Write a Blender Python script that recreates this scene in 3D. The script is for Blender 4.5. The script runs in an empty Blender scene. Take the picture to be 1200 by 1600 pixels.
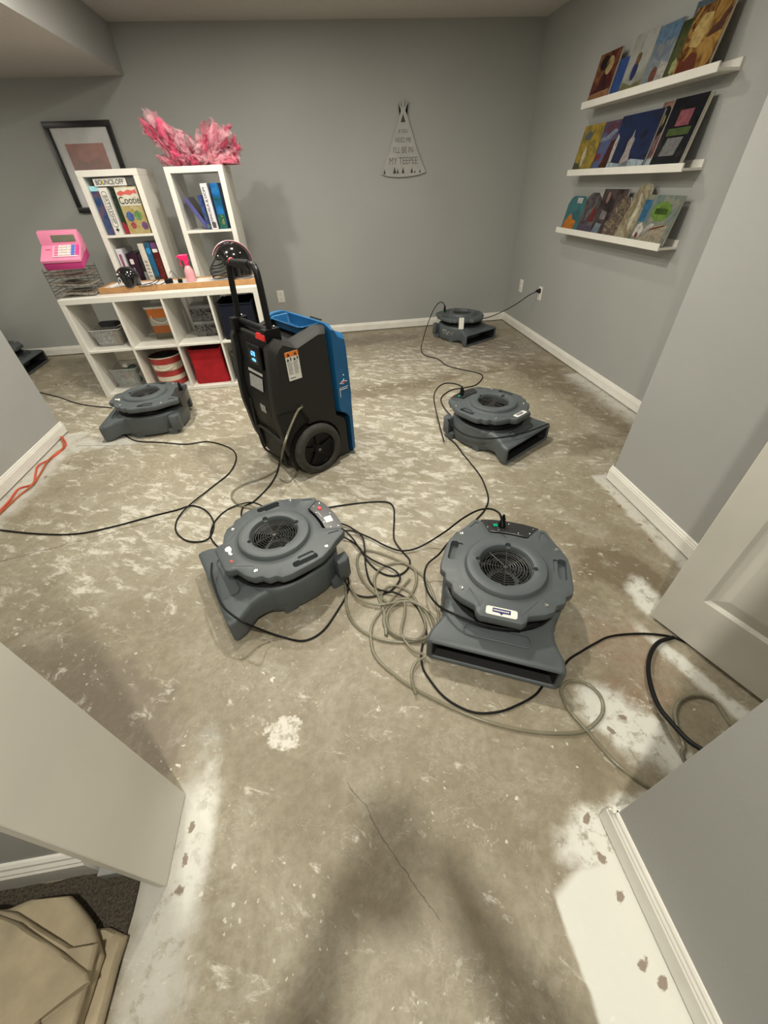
import bpy, bmesh, math, random
from mathutils import Vector, Matrix, noise
R = math.radians
PI = math.pi
C = bpy.context.scene.collection
sc = bpy.context.scene

# ---------------------------------------------------------------- camera
CAM = Vector((0, 0, 1.361))
rt = Vector((0.989094, -0.142604, -0.036839)); dn = Vector((-0.119892, -0.634260, -0.763767)); fw = Vector((0.085551, 0.759854, -0.644440))
cam = bpy.data.objects.new('camera', bpy.data.cameras.new('camera')); C.objects.link(cam)
m = Matrix((rt, -dn, -fw)).transposed().to_4x4(); m.translation = CAM
cam.matrix_world = m
cam.data.sensor_fit = 'AUTO'; cam.data.sensor_width = 36; cam.data.lens = 611.0 / 1600 * 36
cam.data.clip_start = 0.01; cam.data.clip_end = 60
sc.camera = cam
# ---------------------------------------------------------------- world, exposure
w = bpy.data.worlds.new('world'); sc.world = w; w.use_nodes = True
w.node_tree.nodes['Background'].inputs[0].default_value = (1.0, 0.93, 0.82, 1)
w.node_tree.nodes['Background'].inputs[1].default_value = 0.03
sc.view_settings.view_transform = 'Standard'
sc.view_settings.look = 'None'
sc.view_settings.gamma = 1
sc.view_settings.use_curve_mapping = False
sc.view_settings.exposure = 0.18
# recessed ceiling lamps of the room: (x, y, ceiling height, watts, size)
LAMPS = [(-1.05, 2.75, 2.385, 27, .12), (0.22, 2.15, 2.385, 30, .12), (-0.35, 3.45, 2.385, 15, .12), (1.10, 3.3, 2.385, 5, .12),
         (-0.04, -0.23, 2.385, 34, .08), (-3.2, 3.4, 2.10, 15, .14), (-1.3, 1.3, 2.385, 7, .14)]
LCOL = (1.0, 0.95, 0.83)

# ---------------------------------------------------------------- material helpers
class N:
    """tiny node-graph helper"""
    def __init__(s, name):
        s.m = bpy.data.materials.new(name); s.m.use_nodes = True
        s.t = s.m.node_tree; s.b = s.t.nodes['Principled BSDF']
        s.co = s.t.nodes.new('ShaderNodeTexCoord')
    def n(s, ty, **k):
        x = s.t.nodes.new(ty)
        for a, b in k.items(): setattr(x, a, b)
        return x
    def lk(s, a, b): s.t.links.new(a, b)
    def put(s, sock, v):
        if hasattr(v, 'is_linked') or isinstance(v, bpy.types.NodeSocket): s.lk(v, sock)
        else: sock.default_value = v
    def math(s, op, a, b=None, c=None, clamp=False):
        x = s.n('ShaderNodeMath', operation=op); x.use_clamp = clamp
        s.put(x.inputs[0], a)
        if b is not None: s.put(x.inputs[1], b)
        if c is not None: s.put(x.inputs[2], c)
        return x.outputs[0]
    def mapping(s, src='Object', scale=(1, 1, 1), loc=(0, 0, 0), rot=(0, 0, 0)):
        x = s.n('ShaderNodeMapping'); s.lk(s.co.outputs[src], x.inputs[0])
        x.inputs['Scale'].default_value = scale; x.inputs['Location'].default_value = loc; x.inputs['Rotation'].default_value = rot
        return x.outputs[0]
    def noise(s, scale, detail=4, rough=.55, dist=0, vec=None, out=0):
        x = s.n('ShaderNodeTexNoise'); x.inputs['Scale'].default_value = scale; x.inputs['Detail'].default_value = detail
        x.inputs['Roughness'].default_value = rough; x.inputs['Distortion'].default_value = dist
        s.lk(vec if vec is not None else s.co.outputs['Object'], x.inputs['Vector'])
        return x.outputs[out]
    def step(s, v, lo, hi, a=0., b=1.):
        x = s.n('ShaderNodeMapRange'); x.interpolation_type = 'SMOOTHSTEP'
        s.put(x.inputs[0], v); x.inputs[1].default_value = lo; x.inputs[2].default_value = hi
        x.inputs[3].default_value = a; x.inputs[4].default_value = b
        return x.outputs[0]
    def mix(s, f, a, b):
        x = s.n('ShaderNodeMix', data_type='RGBA')
        s.put(x.inputs[0], f)
        s.put(x.inputs[6], a if not isinstance(a, tuple) else (*a[:3], 1)); s.put(x.inputs[7], b if not isinstance(b, tuple) else (*b[:3], 1))
        return x.outputs[2]
    def bump(s, h, strength=.2, dist=.01):
        x = s.n('ShaderNodeBump'); x.inputs['Strength'].default_value = strength; x.inputs['Distance'].default_value = dist
        s.lk(h, x.inputs['Height']); s.lk(x.outputs[0], s.b.inputs['Normal'])

def srgb(r, g, b):
    f = lambda c: (c / 255 / 12.92) if c / 255 <= .04045 else ((c / 255 + .055) / 1.055) ** 2.4
    return (f(r), f(g), f(b))
MC = {}
def mat(name, col, rough=.5, metal=0., var=.06, nscale=9, bump=0., bscale=300, **k):
    """plain procedural material: colour with a faint noise variation, optional fine bump"""
    if name in MC: return MC[name]
    g = N(name)
    if var:
        v = g.noise(nscale, 3)
        f = g.step(v, .35, .65)
        g.lk(g.mix(f, tuple(c * (1 - var) for c in col), tuple(min(1, c * (1 + var)) for c in col)), g.b.inputs['Base Color'])
    else: g.b.inputs['Base Color'].default_value = (*col, 1)
    g.b.inputs['Roughness'].default_value = rough; g.b.inputs['Metallic'].default_value = metal
    if bump: g.bump(g.noise(bscale, 2), bump, .002)
    if 'trans' in k: g.b.inputs['Transmission Weight'].default_value = k['trans']; g.b.inputs['IOR'].default_value = k.get('ior', 1.3)
    if 'alpha' in k: g.b.inputs['Alpha'].default_value = k['alpha']
    if 'emit' in k: g.b.inputs['Emission Color'].default_value = (*k['emit'], 1); g.b.inputs['Emission Strength'].default_value = k.get('es', 1)
    if 'spec' in k: g.b.inputs['Specular IOR Level'].default_value = k['spec']
    if 'coat' in k: g.b.inputs['Coat Weight'].default_value = k['coat']; g.b.inputs['Coat Roughness'].default_value = .05
    if 'sheen' in k: g.b.inputs['Sheen Weight'].default_value = k['sheen']
    MC[name] = g.m; return g.m

def cover(name, cols, scale=14, rough=.3, stretch=(1, 1, 1), seed=0, dim=.62):
    """printed cover: blotches of several ink colours"""
    if name in MC: return MC[name]
    g = N(name)
    mp = g.mapping('Object', stretch, (seed * 3.7, seed * 1.3, seed * 2.1))
    v = g.noise(scale, 3, .5, .8, mp)
    r = g.n('ShaderNodeValToRGB'); g.lk(v, r.inputs[0])
    e = r.color_ramp.elements
    n = len(cols)
    e[0].position = .30; e[0].color = (*(c * dim for c in srgb(*cols[0])), 1)
    e[1].position = .70; e[1].color = (*(c * dim for c in srgb(*cols[-1])), 1)
    for i in range(1, n - 1):
        x = e.new(.30 + .40 * i / (n - 1)); x.color = (*(c * dim for c in srgb(*cols[i])), 1)
    fine = g.noise(scale * 6, 2, .5, 0, mp)
    g.lk(g.mix(g.step(fine, .56, .66, 0, .35), r.outputs[0], tuple(c * dim for c in srgb(*cols[seed % n]))), g.b.inputs['Base Color'])
    g.b.inputs['Roughness'].default_value = rough
    MC[name] = g.m; return g.m

# ---------------------------------------------------------------- mesh helpers
class MB:
    def __init__(s): s.b = bmesh.new()
    def box(s, x0, x1, y0, y1, z0, z1, mat4=None):
        vs = [s.b.verts.new(((x0, x1)[i & 1], (y0, y1)[(i >> 1) & 1], (z0, z1)[(i >> 2) & 1])) for i in range(8)]
        for f in ((0, 2, 3, 1), (4, 5, 7, 6), (0, 1, 5, 4), (2, 6, 7, 3), (0, 4, 6, 2), (1, 3, 7, 5)): s.b.faces.new([vs[i] for i in f])
        if mat4 is not None:
            for v in vs: v.co = mat4 @ v.co
        return s
    def loft(s, loops, closed=True, cap0=True, cap1=True):
        rings = [[s.b.verts.new(p) for p in l] for l in loops]
        for a, b in zip(rings, rings[1:]):
            n = len(a)
            for i in range(n if closed else n - 1):
                j = (i + 1) % n
                try: s.b.faces.new((a[i], a[j], b[j], b[i]))
                except ValueError: pass
        if cap0 and closed: s.b.faces.new(list(reversed(rings[0])))
        if cap1 and closed: s.b.faces.new(rings[-1])
        return s
    def lathe(s, prof, n=32, cx=0, cy=0, axis='z', cap0=True, cap1=True, m4=None):
        loops = []
        for r, z in prof:
            l = []
            for i in range(n):
                a = 2 * PI * i / n
                p = Vector((r * math.cos(a), r * math.sin(a), z))
                if axis == 'x': p = Vector((z, p.x, p.y))
                elif axis == 'y': p = Vector((p.y, z, p.x))
                p += Vector((cx, cy, 0)) if axis == 'z' else Vector((0, 0, 0))
                if m4 is not None: p = m4 @ p
                l.append(p)
            loops.append(l)
        return s.loft(loops, True, cap0, cap1)
    def prism(s, poly, z0, z1, m4=None, bev=0):
        f = (lambda p: m4 @ Vector(p)) if m4 is not None else (lambda p: Vector(p))
        if bev:
            c = Vector((sum(p[0] for p in poly) / len(poly), sum(p[1] for p in poly) / len(poly)))
            def ins(d):
                o = []
                for p in poly:
                    v = Vector(p) - c; L = v.length
                    o.append(c + v * ((L - d) / L))
                return o
            q = ins(bev)
            L = [[f((*p, z0)) for p in q], [f((*p, z0 + bev)) for p in poly], [f((*p, z1 - bev)) for p in poly], [f((*p, z1)) for p in q]]
        else: L = [[f((*p, z0)) for p in poly], [f((*p, z1)) for p in poly]]
        return s.loft(L)
    def tube(s, pts, r, n=8, closed=False, rf=None):
        pts = [Vector(p) for p in pts]; L = []
        up = Vector((0, 0, 1)); prev = None
        for i, p in enumerate(pts):
            a = pts[i - 1] if (i or closed) else p; b = pts[(i + 1) % len(pts)] if (i < len(pts) - 1 or closed) else p
            t = (b - a).normalized() if (b - a).length > 1e-9 else Vector((0, 0, 1))
            if prev is None:
                u = t.cross(up)
                if u.length < 1e-3: u = t.cross(Vector((1, 0, 0)))
            else: u = prev - t * prev.dot(t)
            u.normalize(); prev = u; v = t.cross(u)
            rr = rf(i / (len(pts) - 1)) if rf else r
            L.append([p + (u * math.cos(2 * PI * k / n) + v * math.sin(2 * PI * k / n)) * rr for k in range(n)])
        if closed: L.append(L[0]); return s.loft(L, True, False, False)
        return s.loft(L)
    def torus(s, R0, r, z=0, n=40, k=6, cx=0, cy=0):
        return s.tube([(cx + R0 * math.cos(2 * PI * i / n), cy + R0 * math.sin(2 * PI * i / n), z) for i in range(n)], r, k, True)
    def ball(s, c, r, sx=1, sy=1, sz=1, n=16):
        return s.lathe([(max(.0005, r * math.sin(PI * i / n)) , -r * math.cos(PI * i / n)) for i in range(n + 1)], n * 2,
                       m4=Matrix.Translation(c) @ Matrix.Diagonal((sx, sy, sz, 1)))
    def mesh(s, name, smooth=False, ang=35, bevel=0, seg=2):
        bmesh.ops.remove_doubles(s.b, verts=s.b.verts, dist=1e-6)
        if bevel:
            es = [e for e in s.b.edges if len(e.link_faces) == 2 and e.calc_face_angle(0) > R(30)]
            bmesh.ops.bevel(s.b, geom=es, offset=bevel, segments=seg, affect='EDGES', profile=.6, clamp_overlap=True)
        bmesh.ops.recalc_face_normals(s.b, faces=s.b.faces)
        me = bpy.data.meshes.new(name); 
        if smooth or bevel:
            for f in s.b.faces: f.smooth = True
            for e in s.b.edges:
                if len(e.link_faces) == 2 and e.calc_face_angle(0) > R(ang): e.smooth = False
        s.b.to_mesh(me); s.b.free(); return me

def link(name, me, mt, parent=None, loc=None, rot=None):
    o = bpy.data.objects.new(name, me); C.objects.link(o)
    if mt is not None:
        if not me.materials: me.materials.append(mt)
        elif me.materials[0] != mt:
            o.material_slots[0].link = 'OBJECT'; o.material_slots[0].material = mt
    if parent is not None: o.parent = parent
    if loc is not None: o.location = loc
    if rot is not None: o.rotation_euler = rot
    return o
def P(name, mb, mt, parent=None, smooth=False, bevel=0, seg=2, loc=None, rot=None, label=None, ang=35):
    o = link(name, mb.mesh(name, smooth, ang, bevel, seg), mt, parent, loc, rot)
    if label: o['label'] = label
    return o
def tag(o, label, cat, group=None, kind=None):
    o['label'] = label; o['category'] = cat
    if group: o['group'] = group
    if kind: o['kind'] = kind
    return o
def thing(name, label, cat, loc=(0, 0, 0), rz=0, group=None, rot=None):
    o = bpy.data.objects.new(name, None); C.objects.link(o); o.empty_display_size = .05
    o.location = loc; o.rotation_euler = rot if rot else (0, 0, rz)
    return tag(o, label, cat, group)
def struct(name, mb, mt, **k):
    o = P(name, mb, mt, **k); o['kind'] = 'structure'; return o
def smooth_path(pts, sub=6):
    pts = [Vector(p) for p in pts]; o = []
    for i in range(len(pts) - 1):
        a = pts[max(0, i - 1)]; b = pts[i]; c = pts[i + 1]; d = pts[min(len(pts) - 1, i + 2)]
        for k in range(sub):
            t = k / sub
            o.append(.5 * ((2 * b) + (c - a) * t + (2 * a - 5 * b + 4 * c - d) * t * t + (3 * b - a - 3 * c + d) * t ** 3))
    o.append(pts[-1]); return o
def boolean(me, cutters, op='DIFFERENCE'):
    """returns me minus the cutter meshes (evaluated once, cutters thrown away)"""
    o = bpy.data.objects.new('tmp', me); C.objects.link(o); cs = []
    for c in cutters:
        k = bpy.data.objects.new('tmpc', c); C.objects.link(k); cs.append(k)
        md = o.modifiers.new('b', 'BOOLEAN'); md.object = k; md.operation = op; md.solver = 'EXACT'
    dg = bpy.context.evaluated_depsgraph_get(); dg.update()
    r = bpy.data.meshes.new_from_object(o.evaluated_get(dg))
    for k in cs: bpy.data.objects.remove(k)
    bpy.data.objects.remove(o)
    b = bmesh.new(); b.from_mesh(r)
    for f in b.faces: f.smooth = True
    for e in b.edges:
        e.smooth = not (len(e.link_faces) == 2 and e.calc_face_angle(0) > R(30))
    b.to_mesh(r); b.free()
    return r
def rrect(x0, x1, y0, y1, r, n=4):
    o = []
    for cx, cy, a0 in ((x1 - r, y1 - r, 0), (x0 + r, y1 - r, 90), (x0 + r, y0 + r, 180), (x1 - r, y0 + r, 270)):
        for k in range(n + 1):
            a = R(a0 + 90 * k / n); o.append((cx + r * math.cos(a), cy + r * math.sin(a)))
    return o
def text(s, size, mt, parent, m4, name='lettering', ext=.0006, label=None, ax='CENTER', sx=1):
    cu = bpy.data.curves.new(name, 'FONT'); cu.body = s; cu.size = size; cu.extrude = ext; cu.align_x = ax; cu.align_y = 'CENTER'
    t = bpy.data.objects.new('tmp', cu); C.objects.link(t)
    dg = bpy.context.evaluated_depsgraph_get(); dg.update()
    me = bpy.data.meshes.new_from_object(t.evaluated_get(dg)); bpy.data.objects.remove(t)
    me.transform(m4 @ Matrix.Diagonal((sx, 1, 1, 1))); me.materials.clear()
    return link(name, me, mt, parent)
# ================================================================= room shell
D = 5.0; RX = 2.16; H = 2.385
wallm = (lambda: None)
def make_wall_mat(name, col):
    g = N(name)
    v = g.noise(1.3, 3); g.lk(g.mix(g.step(v, .3, .7), tuple(c * .97 for c in col), tuple(c * 1.03 for c in col)), g.b.inputs['Base Color'])
    g.b.inputs['Roughness'].default_value = .62
    g.bump(g.noise(140, 3), .12, .003); return g.m
WALL = make_wall_mat('grey wall paint', (.372, .376, .362))
def make_ceiling_mat():
    g = N('textured ceiling paint'); g.b.inputs['Base Color'].default_value = (.60, .57, .53, 1); g.b.inputs['Roughness'].default_value = .85
    v = g.noise(28, 4, .6); g.bump(g.step(v, .45, .6), .35, .006); return g.m
CEIL = make_ceiling_mat()
TRIM = mat('white trim paint', (.78, .76, .70), .35, var=.03)
DOORP = mat('off white door paint', (.66, .64, .57), .42, var=.04, nscale=3)

def make_floor_mat():
    g = N('bare concrete with paint and glue residue')
    pos = g.co.outputs['Object']
    sep = g.n('ShaderNodeSeparateXYZ'); g.lk(pos, sep.inputs[0]); X, Y = sep.outputs[0], sep.outputs[1]
    big = g.noise(1.1, 4, .6); med = g.noise(5, 6, .65, .6); fine = g.noise(38, 5, .7)
    wob = g.noise(7, 5, .62); wob2 = g.noise(2.3, 4, .6)
    base = g.mix(g.step(big, .35, .65), (.235, .195, .128), (.325, .282, .198))
    base = g.mix(g.step(med, .35, .7, 0, .55), base, (.40, .36, .275))
    base = g.mix(g.step(fine, .35, .68, 0, .5), base, (.17, .145, .10))
    # ellipse mask with a ragged edge
    def ell(cx, cy, rx, ry, rot=0, edge=.5, rag=1.1, wb=None):
        dx = g.math('SUBTRACT', X, cx); dy = g.math('SUBTRACT', Y, cy)
        c, s = math.cos(R(rot)), math.sin(R(rot))
        u = g.math('ADD', g.math('MULTIPLY', dx, c / rx), g.math('MULTIPLY', dy, s / rx))
        v = g.math('ADD', g.math('MULTIPLY', dx, -s / ry), g.math('MULTIPLY', dy, c / ry))
        d = g.math('SQRT', g.math('ADD', g.math('MULTIPLY', u, u), g.math('MULTIPLY', v, v)))
        d = g.math('ADD', d, g.math('MULTIPLY', g.math('SUBTRACT', wb if wb is not None else wob, .5), rag * 2))
        return g.step(d, 1 - edge / 2, 1 + edge / 2, 1, 0)
    def union(l):
        o = l[0]
        for k in l[1:]: o = g.math('MAXIMUM', o, k)
        return o
    # thin trowel scratches and smears
    for sc_, wd_, lo_, a_, seed_ in ((7, .010, .52, .45, 3.1), (17, .014, .50, .40, 8.2)):
        mp = g.mapping('Object', (1, 1.6, 1), (seed_, seed_ * 2, 0), (0, 0, R(-25 + seed_ * 9)))
        nn = g.noise(sc_, 5, .6, 2.2, mp); gate_ = g.step(g.noise(3.5, 3, .5, 0, mp), lo_, lo_ + .12)
        rd_ = g.math('ABSOLUTE', g.math('SUBTRACT', nn, .5)); base = g.mix(g.math('MULTIPLY', g.step(rd_, wd_ * .3, wd_, a_, 0), gate_), base, (.52, .49, .41))
    # damp / old glue stains
    st = union([ell(.42, 3.2, .42, .14, 5), ell(.95, 3.35, .3, .08, 20), ell(1.42, 3.45, .16, .10), ell(1.66, 2.05, .24, .11, 10), ell(1.95, 2.35, .12, .5, 10, .7), ell(1.15, 1.02, .17, .15, -40), ell(1.9, 3.1, .22, .8, 15, .8)])
    base = g.mix(g.math('MULTIPLY', st, .9), base, (.165, .128, .080))
    st2 = union([ell(.55, 4.6, .5, .16, 0), ell(-1.0, .80, .42, .16, -28, .6), ell(-.72, .58, .14, .06, -40, .5), ell(1.5, 4.0, .8, .35, 0, .9)])
    base = g.mix(g.math('MULTIPLY', st2, .75), base, (.185, .15, .115))
    red = union([ell(.96, .66, .14, .11, -30, .9), ell(.90, .50, .10, .08, 0, .9)])
    base = g.mix(g.math('MULTIPLY', red, .30), base, (.28, .145, .085))
    # chalky white residue, streaky, strongest in the middle of the room
    sv = g.mapping('Object', (1, 1, 1), (0, 0, 0), (0, 0, R(28)))
    sm = g.n('ShaderNodeMapping'); g.lk(sv, sm.inputs[0]); sm.inputs['Scale'].default_value = (1.0, 2.1, 1)
    streak = g.noise(8.5, 8, .72, .5, sm.outputs[0])
    region = union([ell(.35, 2.35, 1.15, .85, 10, 1.4, .6), ell(.7, 3.8, 1.0, .5, 0, 1.2, .6), ell(-.95, 1.75, .75, .5, 20, 1.5, .6), ell(-1.5, 3.4, 1.2, 1.0, 0, 1.6, .4), ell(.05, 1.7, .7, .4, 0, 1.6, .5)])
    thr = g.math('SUBTRACT', streak, g.math('SUBTRACT', .60, g.math('MULTIPLY', region, .104)))
    chalk = g.math('MULTIPLY', g.step(thr, -.025, .095, 0, .86), g.step(g.noise(30, 6, .75), .34, .52, .35, 1))
    base = g.mix(g.math('MULTIPLY', region, .30), base, (.46, .43, .34))
    base = g.mix(chalk, base, (.64, .61, .53))
    sc0 = g.noise(3.2, 7, .75, 1.2); base = g.mix(g.step(sc0, .50, .66, 0, .42), base, (.43, .40, .33))
    sc2 = g.noise(13, 6, .7, .8); base = g.mix(g.step(sc2, .62, .70, 0, .55), base, (.52, .49, .41))
    sc3 = g.noise(9, 6, .7, .3); base = g.mix(g.step(sc3, .60, .72, 0, .45), base, (.17, .145, .10))
    sp1 = ell(-.30, .56, .055, .05, 0, .3, 1.2, g.noise(26, 5, .7)); base = g.mix(g.math('MULTIPLY', sp1, g.step(g.noise(34, 6, .8, .6), .38, .54, .15, .95)), base, (.70, .67, .60))
    # paint drips: round specks of several sizes
    for sc_, rad, rnd, col in ((13, .13, .62, (.74, .71, .62)), (30, .22, .70, (.72, .69, .6)), (66, .26, .60, (.62, .59, .5))):
        v = g.n('ShaderNodeTexVoronoi'); v.inputs['Scale'].default_value = sc_
        dv = g.n('ShaderNodeVectorMath', operation='ADD'); g.lk(pos, dv.inputs[0])
        nd = g.noise(sc_ * 2.2, 2, out=1); scv = g.n('ShaderNodeVectorMath', operation='SCALE'); g.lk(nd, scv.inputs[0]); scv.inputs['Scale'].default_value = .9 / sc_
        g.lk(scv.outputs[0], dv.inputs[1]); g.lk(dv.outputs[0], v.inputs['Vector'])
        ss = g.n('ShaderNodeSeparateColor'); g.lk(v.outputs['Color'], ss.inputs[0])
        gate = g.step(ss.outputs[0], rnd, rnd + .02); r2 = g.math('MULTIPLY', ss.outputs[1], rad)
        dm = g.step(g.math('SUBTRACT', v.outputs['Distance'], r2), -.03, .03, 1, 0)
        clus = g.step(g.noise(2.6 + sc_ * .02, 3), .46, .60)
        base = g.mix(g.math('MULTIPLY', g.math('MULTIPLY', g.math('MULTIPLY', dm, gate), clus), .9), base, col)
    # primer overspray bands along the walls and the threshold, plus one painted light patch
    def band(axis, val, width, lo, hi, soft=.05, rag=.10):
        a, b = (X, Y) if axis == 'x' else (Y, X)
        d = g.math('ABSOLUTE', g.math('SUBTRACT', a, val))
        d = g.math('ADD', d, g.math('MULTIPLY', g.math('SUBTRACT', wob, .5), rag))
        mk = g.step(d, width - soft / 2, width + soft / 2, 1, 0)
        e = g.math('MULTIPLY', g.step(b, lo, lo + .03), g.step(b, hi - .03, hi, 1, 0))
        return g.math('MULTIPLY', mk, e)
    pb = union([band('x', 1.5, .075, .75, 1.72, .03), band('x', -2.02, .13, 1.6, 2.97, .12, .2), band('x', 2.16, .13, 2.1, 3.2, .16, .2),
                ell(-.57, .22, .085, .30, 0, .9, .9), ell(-1.75, 2.76, .3, .10, 0, .7)])
    base = g.mix(g.math('MULTIPLY', g.math('MULTIPLY', pb, .76), g.step(g.noise(20, 7, .75, .4), .34, .48, .3, 1)), base, (.60, .59, .54))
    pw_light = union([g.math('MULTIPLY', band('x', .59, .205, -1.0, .25, .012, .03), g.step(g.math('SUBTRACT', Y, g.math('MULTIPLY', X, .5)), -.135, -.105, 1, 0)), ell(.56, .17, .13, .06, 15, .7, 1.0), ell(.80, .40, .17, .085, -50, .6, 1.0), ell(1.17, .84, .06, .1, 0, .8), ell(1.14, .5, .03, .2, 20, .8), ell(-.52, .33, .035, .15, 0, 1.2)])  # near-right band also paints a pool of light, cut by a slanting shadow edge
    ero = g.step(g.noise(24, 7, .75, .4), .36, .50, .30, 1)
    base = g.mix(g.math('MULTIPLY', g.math('MULTIPLY', pw_light, .90), g.math('MAXIMUM', ero, g.step(Y, .10, .13, 1, 0))), base, (.72, .72, .66))
    # tack-strip scars on the white edges
    sc1 = union([ell(x, y, .013, .008, (x * 9000 + y * 7000) % 180, .5, 1.6, g.noise(55, 4, .7)) for x, y in ((.545, .205), (.538, .12), (.545, .05), (.53, -.06), (.552, -.09), (-.545, .35), (-.548, .28), (-.55, .22), (1.43, 1.55), (1.42, 1.42), (1.43, 1.27), (1.41, 1.16), (.80, .43), (.74, .40), (1.93, 2.5), (1.95, 2.2), (-1.9, 2.35), (-1.83, 2.5), (1.96, 2.42))])
    base = g.mix(g.math('MULTIPLY', sc1, .8), base, (.17, .105, .06))
    # hairline cracks
    def crack(x0, y0, x1, y1, wdt=.0022):
        L = math.hypot(x1 - x0, y1 - y0); ux, uy = (x1 - x0) / L, (y1 - y0) / L
        dx = g.math('SUBTRACT', X, x0); dy = g.math('SUBTRACT', Y, y0)
        a = g.math('ADD', g.math('MULTIPLY', dx, ux), g.math('MULTIPLY', dy, uy))
        p = g.math('ADD', g.math('MULTIPLY', dx, -uy), g.math('MULTIPLY', dy, ux))
        p = g.math('ABSOLUTE', g.math('ADD', p, g.math('MULTIPLY', g.math('SUBTRACT', wob, .5), .06)))
        return g.math('MULTIPLY', g.step(p, wdt * .4, wdt, 1, 0), g.math('MULTIPLY', g.step(a, 0, .02), g.step(a, L - .02, L, 1, 0)))
    ck = union([crack(-.11, .40, .10, .06), crack(-2.05, 1.5, -.9, 1.80, .004), crack(-2.6, 3.7, -2.3, 5.0, .005), crack(-1.9, 2.75, -1.2, 2.6, .004)])
    base = g.mix(g.math('MULTIPLY', ck, .7), base, (.09, .07, .05))
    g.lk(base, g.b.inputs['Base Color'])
    rg = g.step(wob2, .35, .65, .42, .62); g.lk(g.math('MAXIMUM', rg, g.math('MULTIPLY', chalk, .7)), g.b.inputs['Roughness'])
    hgt = g.math('ADD', g.math('MULTIPLY', fine, .35), g.math('MULTIPLY', chalk, .35)); g.bump(hgt, .25, .004)
    return g.m
FLOOR = make_floor_mat()

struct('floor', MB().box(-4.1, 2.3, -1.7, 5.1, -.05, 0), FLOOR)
struct('ceiling', MB().box(-4.1, 2.3, -1.7, 5.1, H, H + .05), CEIL)
struct('wall_back', MB().box(-4.1, 2.3, D, D + .12, 0, H), WALL)
struct('wall_right', MB().box(RX, RX + .12, 1.6, D, 0, H), WALL)
struct('wall_left', MB().box(-4.22, -4.1, .43, D, 0, H), WALL)
struct('wall_pillar', MB().box(1.5, RX + .12, -1.6, 1.646, 0, H), WALL, bevel=.003, seg=1)
struct('wall_partition', MB().box(-4.1, -2.055, .43, 2.965, 0, H), WALL, bevel=.003, seg=1)
struct('wall_doorway_left', MB().box(-4.1, -.60, .31, .43, 0, H), WALL)
struct('wall_doorway_right', MB().box(.592, .71, -1.6, .189, 0, H), WALL, bevel=.002, seg=1)
struct('wall_front', MB().box(-4.1, 2.3, -1.72, -1.6, 0, H), WALL)
struct('wall_hall', MB().box(-2.1, -2.0, -1.6, .31, 0, H), WALL)
# boxed-in duct at the ceiling
s_ = struct('trim_soffit', MB().box(-4.1, -1.40, .43, D, 2.105, H), WALL)
s_.data.materials.append(CEIL)
for p in s_.data.polygons:
    if p.normal.z < -.9: p.material_index = 1

def baseboard(name, a, b, nrm, h=.092, t=.014, m=TRIM, ends=True):
    """profiled board from a to b on the floor, nrm = direction it faces"""
    a = Vector((*a, 0)); b = Vector((*b, 0)); n = Vector((*nrm, 0)).normalized()
    prof = [(0, .010), (t, .010), (t, h * .72), (t * .82, h * .76), (t * .82, h * .82), (t * .55, h * .88), (t * .5, h * .95), (t * .25, h), (0, h)]
    mb = MB().loft([[p + n * u + Vector((0, 0, v)) for u, v in prof] for p in (a, b)])
    return struct(name, mb, m, smooth=True, ang=25)
baseboard('baseboard_back', (-4.1, D), (RX, D), (0, -1))
baseboard('baseboard_right', (RX, 1.646), (RX, D), (-1, 0))
baseboard('baseboard_pillar', (1.5, .2), (1.5, 1.660), (-1, 0))
baseboard('baseboard_partition', (-2.055, .43), (-2.055, 2.979), (1, 0))
baseboard('baseboard_partition_end', (-4.1, 2.965), (-2.041, 2.965), (0, 1))
baseboard('baseboard_doorway_right', (.592, -1.6), (.592, .203), (-1, 0), .098, .016)
baseboard('baseboard_doorway_right_end', (.578, .189), (.71, .189), (0, 1), .098, .016)
baseboard('baseboard_doorway_left', (-2.0, .31), (-.755, .31), (0, -1), .14, .024)
GAP = mat('dark joint shadow gap', (.05, .045, .04), .9)
# jamb and cut-off casing at the left of the doorway
struct('trim_jamb', MB().box(-.60, -.580, .232, .433, .004, H), DOORP, bevel=.0015, seg=1)
struct('trim_casing', MB().box(-.625, -.602, .245, .31, .055, H), DOORP, bevel=.003, seg=1)
struct('trim_casing_plinth', MB().box(-.745, -.602, .270, .31, .003, .048), mat('bare grey plaster edge', (.33, .33, .32), .8), bevel=.002, seg=1)
CARPET = mat('dark speckled carpet', (.060, .050, .036), .95, var=.45, nscale=190, bump=1, bscale=260)
cp = MB()
random.seed(4)
edge = [(-.655 + random.uniform(-.006, .006), -1.6 + 1.885 * i / 40) for i in range(41)]
top = [(-.66 - 1.32 * i / 40, .286 + random.uniform(-.003, .003)) for i in range(41)]
cp.prism(edge + top + [(-1.98, -1.6)], .0, .010)
struct('trim_carpet', cp, CARPET)

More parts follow.
